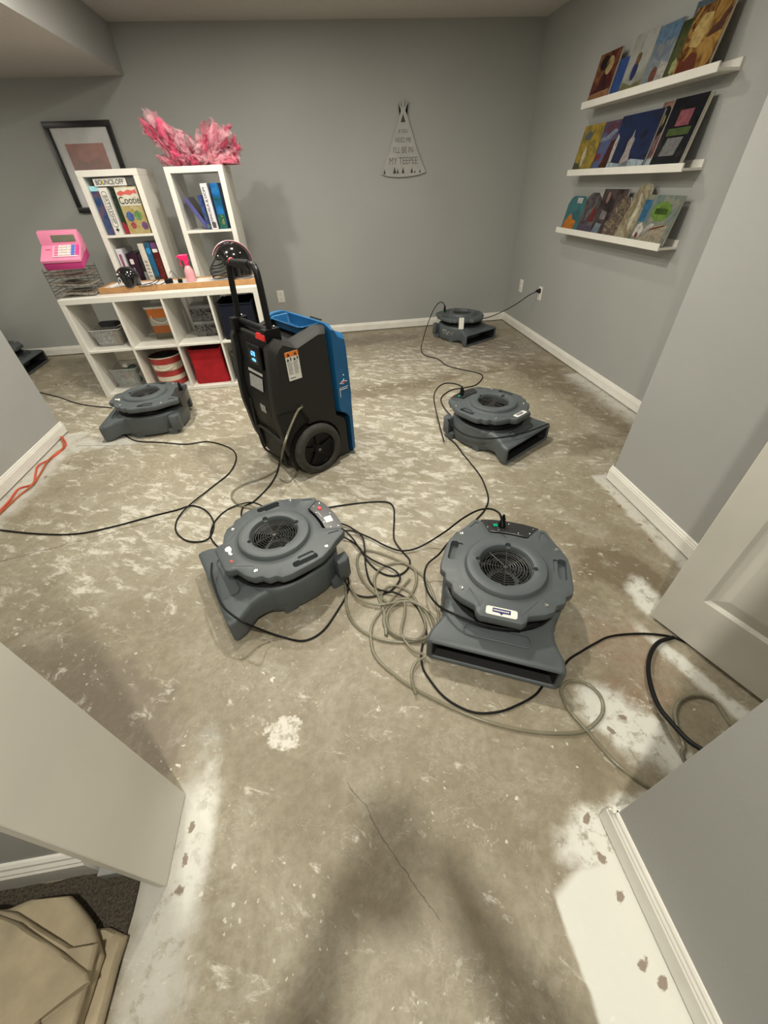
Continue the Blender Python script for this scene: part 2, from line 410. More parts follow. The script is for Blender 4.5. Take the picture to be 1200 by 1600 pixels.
# ---------------------------------------------------------------- ceiling lamps (light comes from here)
LENS = mat('lamp lens', (.9, .88, .8), .4, var=0, emit=LCOL, es=12)
WHITEP = mat('white lamp ring', (.8, .79, .76), .4, var=.02)
names = ['above the board game shelves', 'over the middle of the room', 'behind the board game shelves', 'in the corner by the picture ledges', 'over the doorway', 'under the boxed ceiling duct', 'nearest the left partition']
for i, (x, y, z, wt, sz) in enumerate(LAMPS):
    t = thing('recessed_ceiling_lamp', 'round white recessed ceiling lamp ' + names[i], 'ceiling lamp', (x, y, z), 0, 'recessed ceiling lamps')
    P('trim_ring', MB().lathe([(.066, -.001), (.092, -.001), (.095, -.005), (.085, -.011), (.066, -.006)], 32, cap0=False, cap1=False), WHITEP, t, smooth=True)
    P('lens', MB().lathe([(.001, -.002), (.067, -.002), (.067, -.0035), (.001, -.0035)], 32), LENS, t)
    ld = bpy.data.lights.new('lamp', 'AREA'); ld.shape = 'DISK'; ld.size = sz; ld.energy = wt; ld.color = LCOL
    lo = bpy.data.objects.new('lamp_light', ld); C.objects.link(lo); lo.parent = t; lo.location = (0, 0, -.014)

# ---------------------------------------------------------------- open panelled door at the right
def make_door():
    hx, hy = 1.122, .765
    ang = math.atan2(-.933, .361)
    t = thing('door_1', 'open off-white six panel door', 'door', (hx, hy, 0), ang)
    del t['category']; del t['label']; t['kind'] = 'structure'
    # local x along the door (latch -> hinge), local y to the left of it; visible face looks to -y
    W, T, Z0, Z1 = .76, .035, .016, 2.03
    xs = [(.105, .335), (.425, .655)]; zs = [(.225, .83), (.98, 1.56), (1.66, 1.90)]
    me = MB().box(0, W, 0, T, Z0, Z1).mesh('door_slab', bevel=.002, seg=1)
    cut = []
    for a, b in xs:
        for c, d in zs:
            for side in (0, 1):
                def sec(i, y):
                    yy = y if side == 0 else T - y
                    return [(a + i, yy, c + i), (b - i, yy, c + i), (b - i, yy, d - i), (a + i, yy, d - i)]
                k = MB().loft([sec(-.001, -.01), sec(-.001, 0), sec(.009, .007), sec(.011, .009)], cap0=True, cap1=True)
                cut.append(k.mesh('c'))
    me = boolean(me, cut)
    link('slab', me, DOORP, t)
    for a, b in xs:
        for c, d in zs:
            def sec(i, y): return [(a + i, y, c + i), (b - i, y, c + i), (b - i, y, d - i), (a + i, y, d - i)]
            P('raised_panel', MB().loft([sec(.013, .0095), sec(.018, .0085), (sec(.052, .0025)), sec(.056, .002)], cap0=False), DOORP, t)
    k = MB().lathe([(.028, 0), (.028, -.006), (.012, -.010), (.011, -.03), (.026, -.042), (.029, -.055), (.02, -.066), (.002, -.068)], 24, axis='y', m4=Matrix.Translation((.06, 0, .92)))
    P('knob', k, mat('brushed nickel', (.6, .58, .54), .3, 1.0), t, smooth=True)
make_door()

# ---------------------------------------------------------------- wall outlets
OUT = mat('white outlet plastic', (.80, .78, .72), .35, var=.02)
SLOT = mat('outlet slot', (.06, .055, .05), .6, var=0)
def outlet(x, y, z, rz, label):
    t = thing('wall_outlet', label, 'outlet', (x, y, z), rz, 'wall outlets')     # faces local -y
    P('cover_plate', MB().box(-.038, .038, -.006, 0, -.060, .060), OUT, t, bevel=.003)
    for s in (.024, -.024):
        P('socket', MB().loft([[(px, yy, pz + s) for px, pz in rrect(-.017, .017, -.014, .014, .012)] for yy in (-.006, -.0085)]), OUT, t, smooth=True)
        b = MB(); b.box(-.008, -.005, -.0092, -.008, s - .002, s + .007); b.box(.005, .008, -.0092, -.008, s - .002, s + .007); b.box(-.002, .002, -.0092, -.008, s - .010, s - .006)
        P('slots', b, SLOT, t)
outlet(-.475, D, .43, 0, 'white outlet on the back wall just right of the low white shelf')
outlet(RX, 4.63, .435, R(-90), 'empty white outlet on the right wall nearest the corner')
outlet(RX, 4.17, .445, R(-90), 'white outlet on the right wall with a black plug in it')
# ================================================================= low-profile air movers
GREY = mat('blue grey moulded plastic', (.086, .100, .106), .48, var=.05, bump=.12, bscale=420)
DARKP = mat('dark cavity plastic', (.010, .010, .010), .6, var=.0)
RUB = mat('black rubber cord', (.003, .003, .0034), .5, var=.0, spec=.3)
WIRE = mat('black wire guard', (.055, .055, .050), .4, .2, var=0)
PANEL = mat('glossy charcoal panel', (.030, .031, .032), .28, var=0)
CHROME = mat('screw steel', (.7, .7, .68), .25, 1.0, var=0)
LABELW = mat('white label', (.80, .79, .72), .4, var=.02)
LABELN = mat('navy print', (.035, .035, .14), .4, var=.1)
BLACKM = mat('black plastic', (.003, .003, .0034), .48, var=0, spec=.25)
GREENL = mat('green rocker switch', (.0, .28, .13), .25, var=0, emit=(0, 1, .45), es=.12)
REDL = mat('lit red rocker switch', (.65, .02, .03), .25, var=0, emit=(1, .05, .04), es=1.0)
INK = mat('grey print', (.25, .25, .25), .5, var=0)

HALF = [(0, -.245), (.074, -.245), (.088, -.230), (.094, -.206), (.150, -.184), (.182, -.162), (.191, -.132), (.219, -.114), (.225, -.082), (.246, -.066), (.252, -.030),
        (.248, .060), (.240, .118), (.216, .165), (.188, .205), (.160, .258), (.146, .270), (.118, .262), (.103, .238), (.092, .206), (.072, .198), (.035, .203), (0, .204)]
HALF = [(x * .955, y * .965) for x, y in HALF]
OUTL = HALF + [(-x, y) for x, y in reversed(HALF[1:-1])]
def ray_r(th):
    dx, dy = math.cos(th), math.sin(th); best = .2
    n = len(OUTL)
    for i in range(n):
        x1, y1 = OUTL[i]; x2, y2 = OUTL[(i + 1) % n]
        ex, ey = x2 - x1, y2 - y1; den = dx * ey - dy * ex
        if abs(den) < 1e-9: continue
        t = (x1 * ey - y1 * ex) / den; u = (x1 * dy - y1 * dx) / den
        if t > 0 and -1e-6 <= u <= 1 + 1e-6: best = t
    return best
NA = 176
def lid_mesh():
    RR = [ray_r(2 * PI * i / NA) for i in range(NA)]
    def ring(f, z): return [(f(RR[i]) * math.cos(2 * PI * i / NA), f(RR[i]) * math.sin(2 * PI * i / NA), z) for i in range(NA)]
    L = [ring(lambda r: .150, .194), ring(lambda r: r - .014, .193), ring(lambda r: r - .003, .198), ring(lambda r: r, .205), ring(lambda r: r, .222), ring(lambda r: r - .004, .229), ring(lambda r: r - .011, .232),
         ring(lambda r: .170, .233), ring(lambda r: .160, .235), ring(lambda r: .152, .239), ring(lambda r: .148, .252), ring(lambda r: .144, .256), ring(lambda r: .134, .2585),
         ring(lambda r: .106, .2585), ring(lambda r: .101, .256), ring(lambda r: .097, .249), ring(lambda r: .095, .238), ring(lambda r: .095, .206), ring(lambda r: .150, .200)]
    mb = MB(); mb.loft(L + [L[0]], cap0=False, cap1=False)
    me = mb.mesh('lid', smooth=True, ang=28)
    cut = []
    for s in (-1, 1):   # finger slots of the two handles
        cut.append(MB().prism([(s * x, y) for x, y in rrect(.188, .219, -.005, .100, .012)], .205, .26).mesh('c'))
        cut.append(MB().prism([(s * x, y) for x, y in rrect(.171, .193, .026, .094, .008)], .226, .26).mesh('c'))
        # shallow triangular recess in the rear ears
        cut.append(MB().prism([(s * .118, .192), (s * .142, .192), (s * .160, .198), (s * .138, .236), (s * .126, .236)], .2285, .26).mesh('c'))
        cut.append(MB().prism([(s * x, y) for x, y in [(.070, -.196), (.073, -.196), (.118, -.130), (.115, -.130)]], .231, .26).mesh('c'))
    for a in (45, 135, 225, 315):   # four guard screw pockets round the inlet (turned by 45 deg: front, rear, sides)
        aa = R(a + 45)
        cut.append(MB().lathe([(.011, .244), (.011, .28)], 12, .102 * math.cos(aa), .102 * math.sin(aa)).mesh('c'))
    return boolean(me, cut)
def housing_mesh():
    def rs(y, w, z0, z1, r, x0=0, n=5):
        return [(px, y, pz) for px, pz in rrect(-w + x0, w + x0, z0, z1, r, n)]
    o = MB()
    # nozzle: inside of the duct, rim, outer skin running back under the drum
    o.loft([rs(-.10, .150, .040, .120, .02), rs(-.16, .160, .034, .112, .015), rs(-.25, .196, .022, .104, .010), rs(-.296, .212, .018, .100, .009), rs(-.303, .217, .014, .104, .010), rs(-.305, .224, .008, .110, .013),
            rs(-.300, .232, .003, .117, .018), rs(-.285, .235, .001, .121, .022), rs(-.255, .229, .004, .126, .024), rs(-.225, .212, .012, .132, .026), rs(-.195, .199, .022, .140, .028), rs(-.160, .194, .018, .146, .03),
            rs(-.120, .198, .016, .151, .03), rs(-.060, .208, .016, .152, .03), rs(.0, .215, .016, .152, .03)], cap0=True, cap1=True)
    # drum with a softly squared rear
    def dr(k, z):
        L = []
        for i in range(96):
            a = 2 * PI * i / 96; c, s = math.cos(a), math.sin(a)
            e = 2.5; r = (abs(c) ** e + abs(s) ** e) ** (-1 / e)
            x, y = .226 * r * c * k, .226 * r * s * k
            if y > 0: y *= 1.06
            else: y *= .86
            L.append((x, y, z))
        return L
    o.loft([dr(.93, .012), dr(.985, .016), dr(1, .026), dr(1, .132), dr(.985, .144), dr(.95, .152), dr(.86, .156)])
    # feet and rear corner pads
    for s in (-1, 1):
        for y in (-.06, .165): o.prism(rrect(s * .198 - .022, s * .198 + .022, y - .030, y + .030, .01, 3), 0, .04)
        o.prism([(s * .165, .172), (s * .224, .172), (s * .224, .212), (s * .208, .232), (s * .165, .236)], .03, .140, bev=.006)
    # raised loop on top of the nozzle (a moulded channel)
    pts = [(x * 1.0, y, .1345 + (y + .235) * .35) for x, y in rrect(-.115, .115, -.250, -.212, .018, 5)]
    o.tube(pts, .0028, 6, True)
    return o.mesh('housing', smooth=True, ang=40)
def neck_mesh():
    return MB().lathe([(.214, .152), (.214, .1585), (.186, .160), (.186, .196), (.150, .198)], 48, cap0=False, cap1=False).mesh('cord_channel', True)
def guard_mesh():
    g = MB()
    for i, r in enumerate([.009, .020, .031, .042, .053, .064, .075, .086, .097, .104]): g.torus(r * .91, .0014, .236 + .004 * (1 - (r / .104) ** 2), 48, 5)
    for k in range(8):
        a = PI * k / 4 + PI / 8 * 0
        g.tube([(r * math.cos(a), r * math.sin(a), .2348 + .004 * (1 - (r / .104) ** 2)) for r in (.004, .03, .06, .08, .0945)], .0015, 5)
    g.lathe([(.001, .2375), (.008, .2375), (.008, .2415), (.001, .242)], 12)
    return g.mesh('inlet_guard', True)
def rotor_mesh():
    g = MB(); g.lathe([(.001, .16), (.045, .158), (.06, .14), (.06, .135), (.001, .135)], 24)
    for k in range(22):
        a = 2 * PI * k / 22
        g.box(-.02, .02, -.0015, .0015, .138, .175, Matrix.Rotation(a, 4, 'Z') @ Matrix.Translation((.078, 0, 0)) @ Matrix.Rotation(R(35), 4, 'Z'))
    g.lathe([(.120, .135), (.124, .135), (.124, .20), (.120, .20)], 36, cap0=False, cap1=False)
    return g.mesh('fan_rotor')
def duct_mesh():
    def rs(y, w, z0, z1, r): return [(px, y, pz) for px, pz in rrect(-w, w, z0, z1, r, 4)]
    return MB().loft([rs(-.297, .2105, .0195, .0985, .008), rs(-.25, .1945, .0235, .1025, .010), rs(-.16, .1585, .0355, .1105, .014), rs(-.11, .149, .041, .119, .019)], cap0=False, cap1=True).mesh('outlet_duct')
def panel_mesh():
    a = [(.098 * 1, .2065), (.074, .1985), (.035, .2035), (0, .2045)]
    ri = [(.108, .235), (.120, .262), (.10, .268), (.06, .276), (0, .279)]
    poly = [(x, y) for x, y in a] + [(-x, y) for x, y in reversed(a[:-1])] + [(-x, y) for x, y in ri[:-1]] + [(0, .279)] + [(x, y) for x, y in reversed(ri[:-1])]
    return MB().prism(poly, .160, .2285).mesh('control_panel', bevel=.0015, seg=1)
FM = {}
def fan(label, x, y, deg, sw='green', plug=False, sticker='full', coils=(0, 1), rear_label=False, old=False):
    if not FM:
        FM.update(lid=lid_mesh(), housing=housing_mesh(), neck=neck_mesh(), guard=guard_mesh(), rotor=rotor_mesh(), panel=panel_mesh(), duct=duct_mesh())
        FM['screw'] = MB().lathe([(.0085, .231), (.0085, .234), (.007, .236), (.003, .2362), (.001, .235)], 14).mesh('screw', True)
        FM['pin'] = MB().lathe([(.0028, .228), (.0028, .2298), (.001, .2305)], 8).mesh('panel_screw', True)
        FM['switch'] = MB().box(-.009, .009, -.0065, .0065, .228, .234).mesh('switch', bevel=.0015, seg=1)
        FM['shaft'] = MB().lathe([(.1, .125), (.1, .126), (.001, .127)], 8).mesh('c')
    t = thing('air_mover', label, 'air mover', (x, y, 0), R(deg), 'grey low-profile air movers on the concrete floor')
    link('housing', FM['housing'], GREY, t); link('cord_channel', FM['neck'], DARKP, t)
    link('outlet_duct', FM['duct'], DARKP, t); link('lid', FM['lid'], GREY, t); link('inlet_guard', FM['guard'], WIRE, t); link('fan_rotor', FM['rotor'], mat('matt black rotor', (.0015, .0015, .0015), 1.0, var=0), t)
    cpn = link('control_panel', FM['panel'], PANEL, t)
    link('switch', FM['switch'], GREENL if sw == 'green' else REDL, cpn, (-.055, .238, 0), (0, 0, R(12)))
    for px, py in ((-.085, .222), (-.092, .255), (-.04, .213), (.0, .262), (.04, .213), (.085, .222), (.098, .252)):
        link('panel_screw', FM['pin'], CHROME, cpn, (px, py, 0))
    for px, py in ((-.185, .150), (.185, .150), (-.145, -.135), (.145, -.135)): link('screw', FM['screw'], CHROME, t, (px, py, -.0008), (0, 0, px * 20))
    # cord wound in the channel under the lid
    rnd = random.Random(int(x * 100)); wc = MB()
    for k in range(3):
        rr = .206 - .006 * k; zz = .165 + .008 * k
        pts = [((rr + .006 * math.sin(3 * a + k)) * math.cos(a), (rr + .006 * math.cos(2 * a + k)) * math.sin(a), zz + .003 * math.sin(5 * a + k * 2)) for a in [2 * PI * i / 72 for i in range(72)]]
        wc.tube(pts, .0040, 6, True)
    P('wound_cord', wc, RUB, t, smooth=True)
    # brand plate area: sticker on the lid, outlet side
    if sticker == 'full':
        P('label_plate', MB().prism([(a, b) for a, b in rrect(-.052, .052, -.222, -.188, .008)], .2315, .2340), LABELW, t)
        e = MB(); e.prism([(-.030, -.193), (-.030, -.210), (-.006, -.211), (0, -.219), (.006, -.211), (.030, -.210), (.030, -.193)], .2338, .2345); P('emblem', e, LABELN, t)
        b = MB()
        for q in range(9): b.box(-.026 + q * .0058, -.026 + q * .0058 + .0038, -.2045, -.199, .2344, .2348)
        P('emblem_print', b, LABELW, t)
    elif sticker == 'torn':
        P('torn_sticker', MB().prism([(-.05, -.178), (-.028, -.176), (-.012, -.185), (.002, -.181), (.006, -.190), (-.008, -.196), (-.02, -.193), (-.03, -.202), (-.045, -.200), (-.052, -.190)], .2325, .2340, bev=0), LABELW, t)
        P('red_tag', MB().prism([(.030, -.205), (.048, -.199), (.046, -.190), (.032, -.196)], .2325, .2340), mat('faded red sticker', (.50, .06, .05), .5), t)
    elif sticker == 'scrap':
        P('torn_sticker', MB().prism([(.03, -.17), (.075, -.155), (.055, -.178), (.045, -.20), (.028, -.198), (.04, -.182)], .2325, .2345), LABELW, t)
    if rear_label:
        r_ = MB().prism([(.012, .224), (.052, .219), (.056, .250), (.016, .256)], .228, .2296); P('rating_label', r_, LABELW, cpn)
        r_ = MB().box(-.040, .0, .219, .2215, .2283, .2290); P('caption_line', r_, mat('pale print', (.5, .5, .5), .5, var=0), cpn)
    if plug:
        k = MB().lathe([(.015, .226), (.016, .232), (.013, .246), (.0105, .25), (.0125, .256), (.0095, .262), (.011, .268), (.0075, .276), (.0045, .290)], 14); 
        P('plug', k, BLACKM, t, smooth=True, loc=(-.029, .243, 0))
    return t
fanR = fan('grey air mover nearest the camera on the right with a clean white emblem plate', .553, .920, -25.0, 'green', True, 'full')
fanL = fan('grey air mover with red lit switch and torn white sticker, left of the tangled hose', -.328, 1.262, -64.5, 'red', False, 'torn', rear_label=True)
fanB = fan('grey air mover with emblem plate standing between the dehumidifier and the pillar wall', 1.005, 2.280, 32.5, 'green', True, 'full')
fanF = fan('dark grey air mover in the far right corner with a white tag hanging on it', 1.462, 4.475, 28.7, 'green', True, 'none')
fanS = fan('grey air mover in front of the low white shelf, outlet turned left', -1.385, 2.985, -88, 'green', True, 'scrap')
fanE = fan('grey air mover half hidden behind the left partition wall', -3.36, 4.60, 93, 'green', False, 'none')
# white tag and scuffs of the far one
k = MB(); k.prism(rrect(-.026, .026, -.055, .055, .006, 3), 0, .0012, Matrix.Translation((-.175, -.165, .20)) @ Matrix.Rotation(R(-38), 4, 'Z') @ Matrix.Rotation(R(82), 4, 'X'))
P('white_tag', k, LABELW, fanF)
sx = MB()
rnd = random.Random(3)
for i in range(16):
    yy = -.02 + rnd.uniform(-.10, .07); zz = rnd.uniform(.06, .125); a = rnd.choice((-.5, .6, .1))
    sx.box(-.0004, .0004, -rnd.uniform(.006, .022), .008, -.0025, .0025, Matrix.Translation((-.2325, yy, zz)) @ Matrix.Rotation(a, 4, 'X'))
P('paint_scuffs', sx, mat('pale scuff', (.45, .45, .43), .7), fanF)

# ================================================================= portable dehumidifier
DG = mat('charcoal moulded plastic', (.019, .018, .0165), .55, spec=.35, var=.05, bump=.15, bscale=300)
DBL = mat('blue moulded plastic', (.009, .110, .270), .42, var=.05, bump=.1, bscale=300)
TYRE = mat('dusty rubber tyre', (.040, .040, .034), .8, var=.2, nscale=30)
def dehumidifier():
    t = thing('dehumidifier', 'tall charcoal and blue portable dehumidifier on two wheels in the middle of the room', 'dehumidifier', (-.32, 2.235, 0), math.atan2(-.831, .556))
    def prof_body(c): # (y, z) closed side profile, shrunk by c
        p = [(-.085, .055), (-.120, .19), (-.142, .40), (-.138, .50), (-.108, .755), (-.088, .782), (-.055, .800), (.015, .770), (.035, .765), (.19, .806), (.238, .800), (.245, .30), (.300, .27), (.318, .24), (.318, .012), (.20, .012), (.17, .055)]
        cy = sum(a for a, b in p) / len(p); cz = .42
        return [(cy + (a - cy) * (1 - c / .2), cz + (b - cz) * (1 - c / .4)) for a, b in p]
    def secx(x, c): return [(x, a, b) for a, b in prof_body(c)]
    body = MB().loft([secx(-.262, .030), secx(-.235, .004), secx(-.225, 0), secx(.185, 0), secx(.195, .004), secx(.222, .030)]).mesh('body')
    cut = [MB().box(-.185, .150, -.3, -.073, .10, 1.0).mesh('c'),            # recess behind the handle
           MB().loft([[(x, y, z) for x, y in rrect(-.180 - e, .135 + e, .000 - e, .262 + e, .03)] for z, e in ((.738, -.03), (.760, 0), (.90, .012))]).mesh('c'),
           MB().lathe([(.172, .175), (.172, .40)], 48, axis='x', m4=Matrix.Translation((0, .060, .155))).mesh('c'),
           MB().lathe([(.172, -.40), (.172, -.215)], 48, axis='x', m4=Matrix.Translation((0, .060, .155))).mesh('c'),
           MB().loft([[(x, y + dy, z + dz) for y, z in ((-.2, .34), (-.14, .45), (-.01, .435), (.03, .36), (.02, .30), (-.2, .10))] for x, dy, dz in ((.195, 0, -.02), (.26, .02, .02))]).mesh('c')]
    me = boolean(body, cut)
    link('body', me, DG, t)
    # blue front shell wraps over the top edge
    def pb(c, top=0):
        p = [(.236, .812), (.262, .806), (.292, .765), (.345, .742), (.352, .70), (.358, .52), (.362, .40), (.356, .37), (.352, .02), (.338, .006), (.325, .006), (.325, .26), (.300, .290), (.250, .315), (.238, .34)]
        cy = .29; cz = .42
        return [(cy + (a - cy) * (1 - c / .12), cz + (b - cz) * (1 - c / .4)) for a, b in p]
    sh = MB().loft([[(x, a, b) for a, b in pb(c)] for x, c in ((-.262, .032), (-.230, .003), (-.220, 0), (.185, 0), (.196, .003), (.224, .030))]).mesh('front_shell')
    sh = boolean(sh, [MB().prism(rrect(-.135, .095, .292, .40, .012, 3), .66, .9, bev=0).mesh('c')])
    link('front_shell', sh, DBL, t, None).__setitem__('label', 'blue front shell')
    P('front_grip', MB().prism(rrect(-.132, .092, .289, .346, .010, 3), .655, .735, bev=.01), DBL, t, bevel=.006)
    # blue tray set into the top
    tr = MB().loft([[(x, y, z) for x, y in rrect(-.178 - e, .133 + e, .125 - e, .258 + e, .03)] for z, e in ((.803, .006), (.808, .003), (.805, -.004), (.758, -.016), (.750, -.03), (.748, -.05))], cap0=False)
    tr = boolean(tr.mesh('t', smooth=True), [MB().box(-.6, .16, .27, .9, .70, .90).mesh('c')])
    link('top_tray', tr, DBL, t, None).__setitem__('label', 'blue moulded tray in the top')
    P('top_rim', MB().loft([[(-.22, y, z), (-.188, y, z), (-.188, y, z - .06), (-.235, y, z - .06)] for y, z in ((.13, .812), (.16, .822), (.21, .822), (.25, .812))]), DBL, t, bevel=.006)
    P('filter_slot', MB().box(.02, .12, .262, .272, .809, .815), DARKP, t)
    # black control face between the cheeks
    fc = MB().loft([[(x, -.072, .10), (x, -.115, .30), (x, -.118, .52), (x, -.102, .62), (x, -.094, .64), (x, -.086, .76), (x, -.06, .80), (x, -.03, .80), (x, -.03, .10)] for x in (-.183, .148)])
    fo = P('control_face', fc, BLACKM, t, bevel=.004)
    def face(px, pz0, pz1, y0, y1): pass
    ms = Matrix.Translation((.015, -.098, .690)) @ Matrix.Rotation(R(86), 4, 'X')
    P('display_housing', MB().prism(rrect(-.075, .075, -.060, .060, .012), -.004, .010, ms, bev=.004), BLACKM, fo)
    P('screen', MB().prism(rrect(-.048, .048, -.036, .036, .004), .010, .0112, ms), mat('dark screen glass', (.008, .01, .014), .08, var=0), fo)
    GL = mat('glowing blue digits', (.05, .3, .9), .4, var=0, emit=(.12, .45, 1.0), es=2.2)
    text('678', .034, GL, fo, ms @ Matrix.Translation((0, .014, .0116)), 'screen_digits', sx=.9)
    text('+036', .022, GL, fo, ms @ Matrix.Translation((0, -.017, .0116)), 'screen_digits')
    LG = mat('grey rating label', (.34, .34, .33), .5, var=.1, nscale=60)
    ml = Matrix.Translation((-.005, -.1115, .585)) @ Matrix.Rotation(R(80), 4, 'X')
    P('instruction_strip', MB().prism(rrect(-.085, .075, .012, .026, .002, 2), .0, .0012, ml), mat('pale label strip', (.5, .5, .48), .5), fo)
    P('rating_label', MB().prism(rrect(-.075, .070, -.070, -.002, .002, 2), .0, .0012, ml), LG, fo)
    P('small_label', MB().prism(rrect(-.03, .03, -.022, .022, .002, 2), .0, .0014, Matrix.Translation((.0, -.1185, .40)) @ Matrix.Rotation(R(90), 4, 'X')), LG, fo)
    P('release_lever', MB().prism(rrect(-.045, .045, -.014, .014, .006, 3), 0, .034, Matrix.Translation((.125, -.070, .797)) @ Matrix.Rotation(R(72), 4, 'X'), bev=.004), mat('red release lever', (.62, .02, .02), .3, emit=(1, .05, .03), es=.05), t, bevel=.003)
    bolts = MB()
    for px in (-.19, .155):
        for py, pz in ((-.075, .835), (-.03, .845), (-.085, .79)): bolts.ball((px, py, pz), .006, n=6)
    P('handle_bolts', bolts, CHROME, t, smooth=True)
    P('handle_bracket', MB().box(-.215, -.165, -.095, -.01, .78, .842).box(.125, .175, -.095, -.01, .78, .842).tube([(-.19, -.05, .825), (.15, -.05, .825)], .016, 10), BLACKM, t, bevel=.004)
    # U-shaped pull handle
    hp = smooth_path([(-.190, -.050, .80), (-.186, -.045, .92), (-.180, -.040, 1.03), (-.168, -.038, 1.072), (-.140, -.038, 1.088), (.08, -.045, 1.098), (.118, -.047, 1.088), (.138, -.050, 1.055), (.146, -.052, .95), (.152, -.055, .80)], 8)
    P('handle', MB().tube(hp, .0155, 12), mat('black steel tube', (.005, .005, .005), .42, var=0, spec=.35), t, smooth=True)
    P('handle_grip', MB().tube([(-.12, -.0385, 1.0885), (.075, -.0448, 1.0978)], .0185, 14), RUB, t, smooth=True)
    P('grip_button', MB().ball((-.135, -.038, 1.094), .017, n=8), mat('faded red button', (.28, .02, .04), .4), t, smooth=True)
    # wheels
    for sx_, x0 in ((1, .205), (-1, -.245)):
        whl = P('wheel', MB().lathe([(.105, .0), (.118, -.002), (.146, .004), (.155, .014), (.1555, .030), (.150, .044), (.134, .050), (.116, .050), (.107, .044)], 56, axis='x', m4=Matrix.Translation((x0 - (.0 if sx_ > 0 else .005), .060, .1555)), cap0=False, cap1=False), TYRE, t, smooth=True, ang=50)
        h = MB().lathe([(.001, .012), (.106, .010), (.108, .020), (.104, .030), (.098, .024), (.04, .018), (.030, .036), (.012, .038), (.001, .038)], 40, axis='x')
        for a in range(5):
            h.box(.018, .030, -.012, .012, .02, .102, Matrix.Rotation(2 * PI * a / 5, 4, 'X'))
        o = P('hub', h, BLACKM, whl, smooth=True)
        o.location = (x0, .060, .1555)
        P('hub_cap', MB().lathe([(.001, .038), (.010, .038), (.009, .042), (.001, .043)], 12, axis='x', m4=Matrix.Translation((x0, .060, .1555))), mat('hub cap grey', (.2, .2, .2), .3, .6), whl, smooth=True)
    P('axle', MB().tube([(-.24, .060, .1555), (.22, .060, .1555)], .012, 10), BLACKM, t)
    fr = [(-.15, -.118, .42), (-.152, -.122, .22), (-.145, -.118, .09), (-.10, -.105, .060), (.09, -.10, .060), (.125, -.115, .09), (.130, -.12, .20), (.120, -.119, .235), (-.09, -.124, .255), (-.125, -.125, .22), (-.12, -.115, .10)]
    P('lower_frame', MB().tube(smooth_path(fr, 6), .0075, 8), DG, t, smooth=True)
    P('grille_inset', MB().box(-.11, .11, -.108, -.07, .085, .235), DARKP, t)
    # orange and white warning label on the side
    mw = Matrix.Translation((.2225, -.002, .665)) @ Matrix.Rotation(R(90), 4, 'Z') @ Matrix.Rotation(R(90), 4, 'X')
    lab = P('warning_label', MB().prism([(x, y) for x, y in rrect(-.036, .040, -.072, .070, .003, 2)], -.0005, .0008, mw), LABELW, t)
    P('orange_band', MB().box(-.036, .040, .046, .070, .0006, .0014, mw), mat('orange print', (.85, .22, .02), .45, var=.03), lab)
    BK = mat('black print', (.02, .02, .02), .5, var=0)
    b = MB()
    for cx in (-.018, .022): b.prism([(cx - .009, .050), (cx + .009, .050), (cx, .066)], .0013, .0020, mw)
    for cx in (-.024, .014): b.prism([(cx - .008, .026), (cx + .008, .026), (cx, .040)], .0008, .0015, mw)
    for cx in (-.006, .032): b.box(cx - .004, cx + .002, .026, .042, .0008, .0015, mw)
    P('hazard_symbols', b, BK, lab)
    b = MB(); rr = random.Random(1)
    for col in (-.030, .004):
        for i in range(11): b.box(col, col + rr.uniform(.020, .029), .018 - i * .0058, .0203 - i * .0058, .0008, .0012, mw)
    b.box(-.028, .004, -.062, -.056, .0008, .0012, mw)
    P('small_print', b, INK, lab)
    # logo marks on the blue face
    ml = Matrix.Translation((.2240, .297, .49)) @ Matrix.Rotation(R(90), 4, 'Z') @ Matrix.Rotation(R(90), 4, 'X') @ Matrix.Diagonal((.95, .95, 1, 1))
    PW = mat('white print', (.75, .75, .74), .5, var=0)
    b = MB()
    b.prism([(-.030, .000), (-.006, .012), (.004, .026), (.006, .012), (.030, .004), (.006, -.002), (-.004, -.010)], 0, .0012, ml)
    b.box(-.032, .030, -.030, -.0275, 0, .0012, ml); b.box(-.028, .024, -.042, -.037, 0, .0012, ml); b.box(-.034, -.030, -.085, -.03, 0, .0012, ml)
    b.ball(ml @ Vector((.004, .045, .001)), .004, n=6)
    lg = P('front_logo', b, PW, t)
    P('logo_accent', MB().prism([(-.020, .004), (.018, .008), (.012, -.002), (-.012, -.002)], .001, .0018, ml), mat('red print', (.5, .05, .04), .5, var=0), lg)
    # drain outlet
    P('drain_spigot', MB().tube([(.16, .03, .46), (.234, .0, .44)], .010, 10), DG, t, smooth=True)
    return t
dehumidifier()
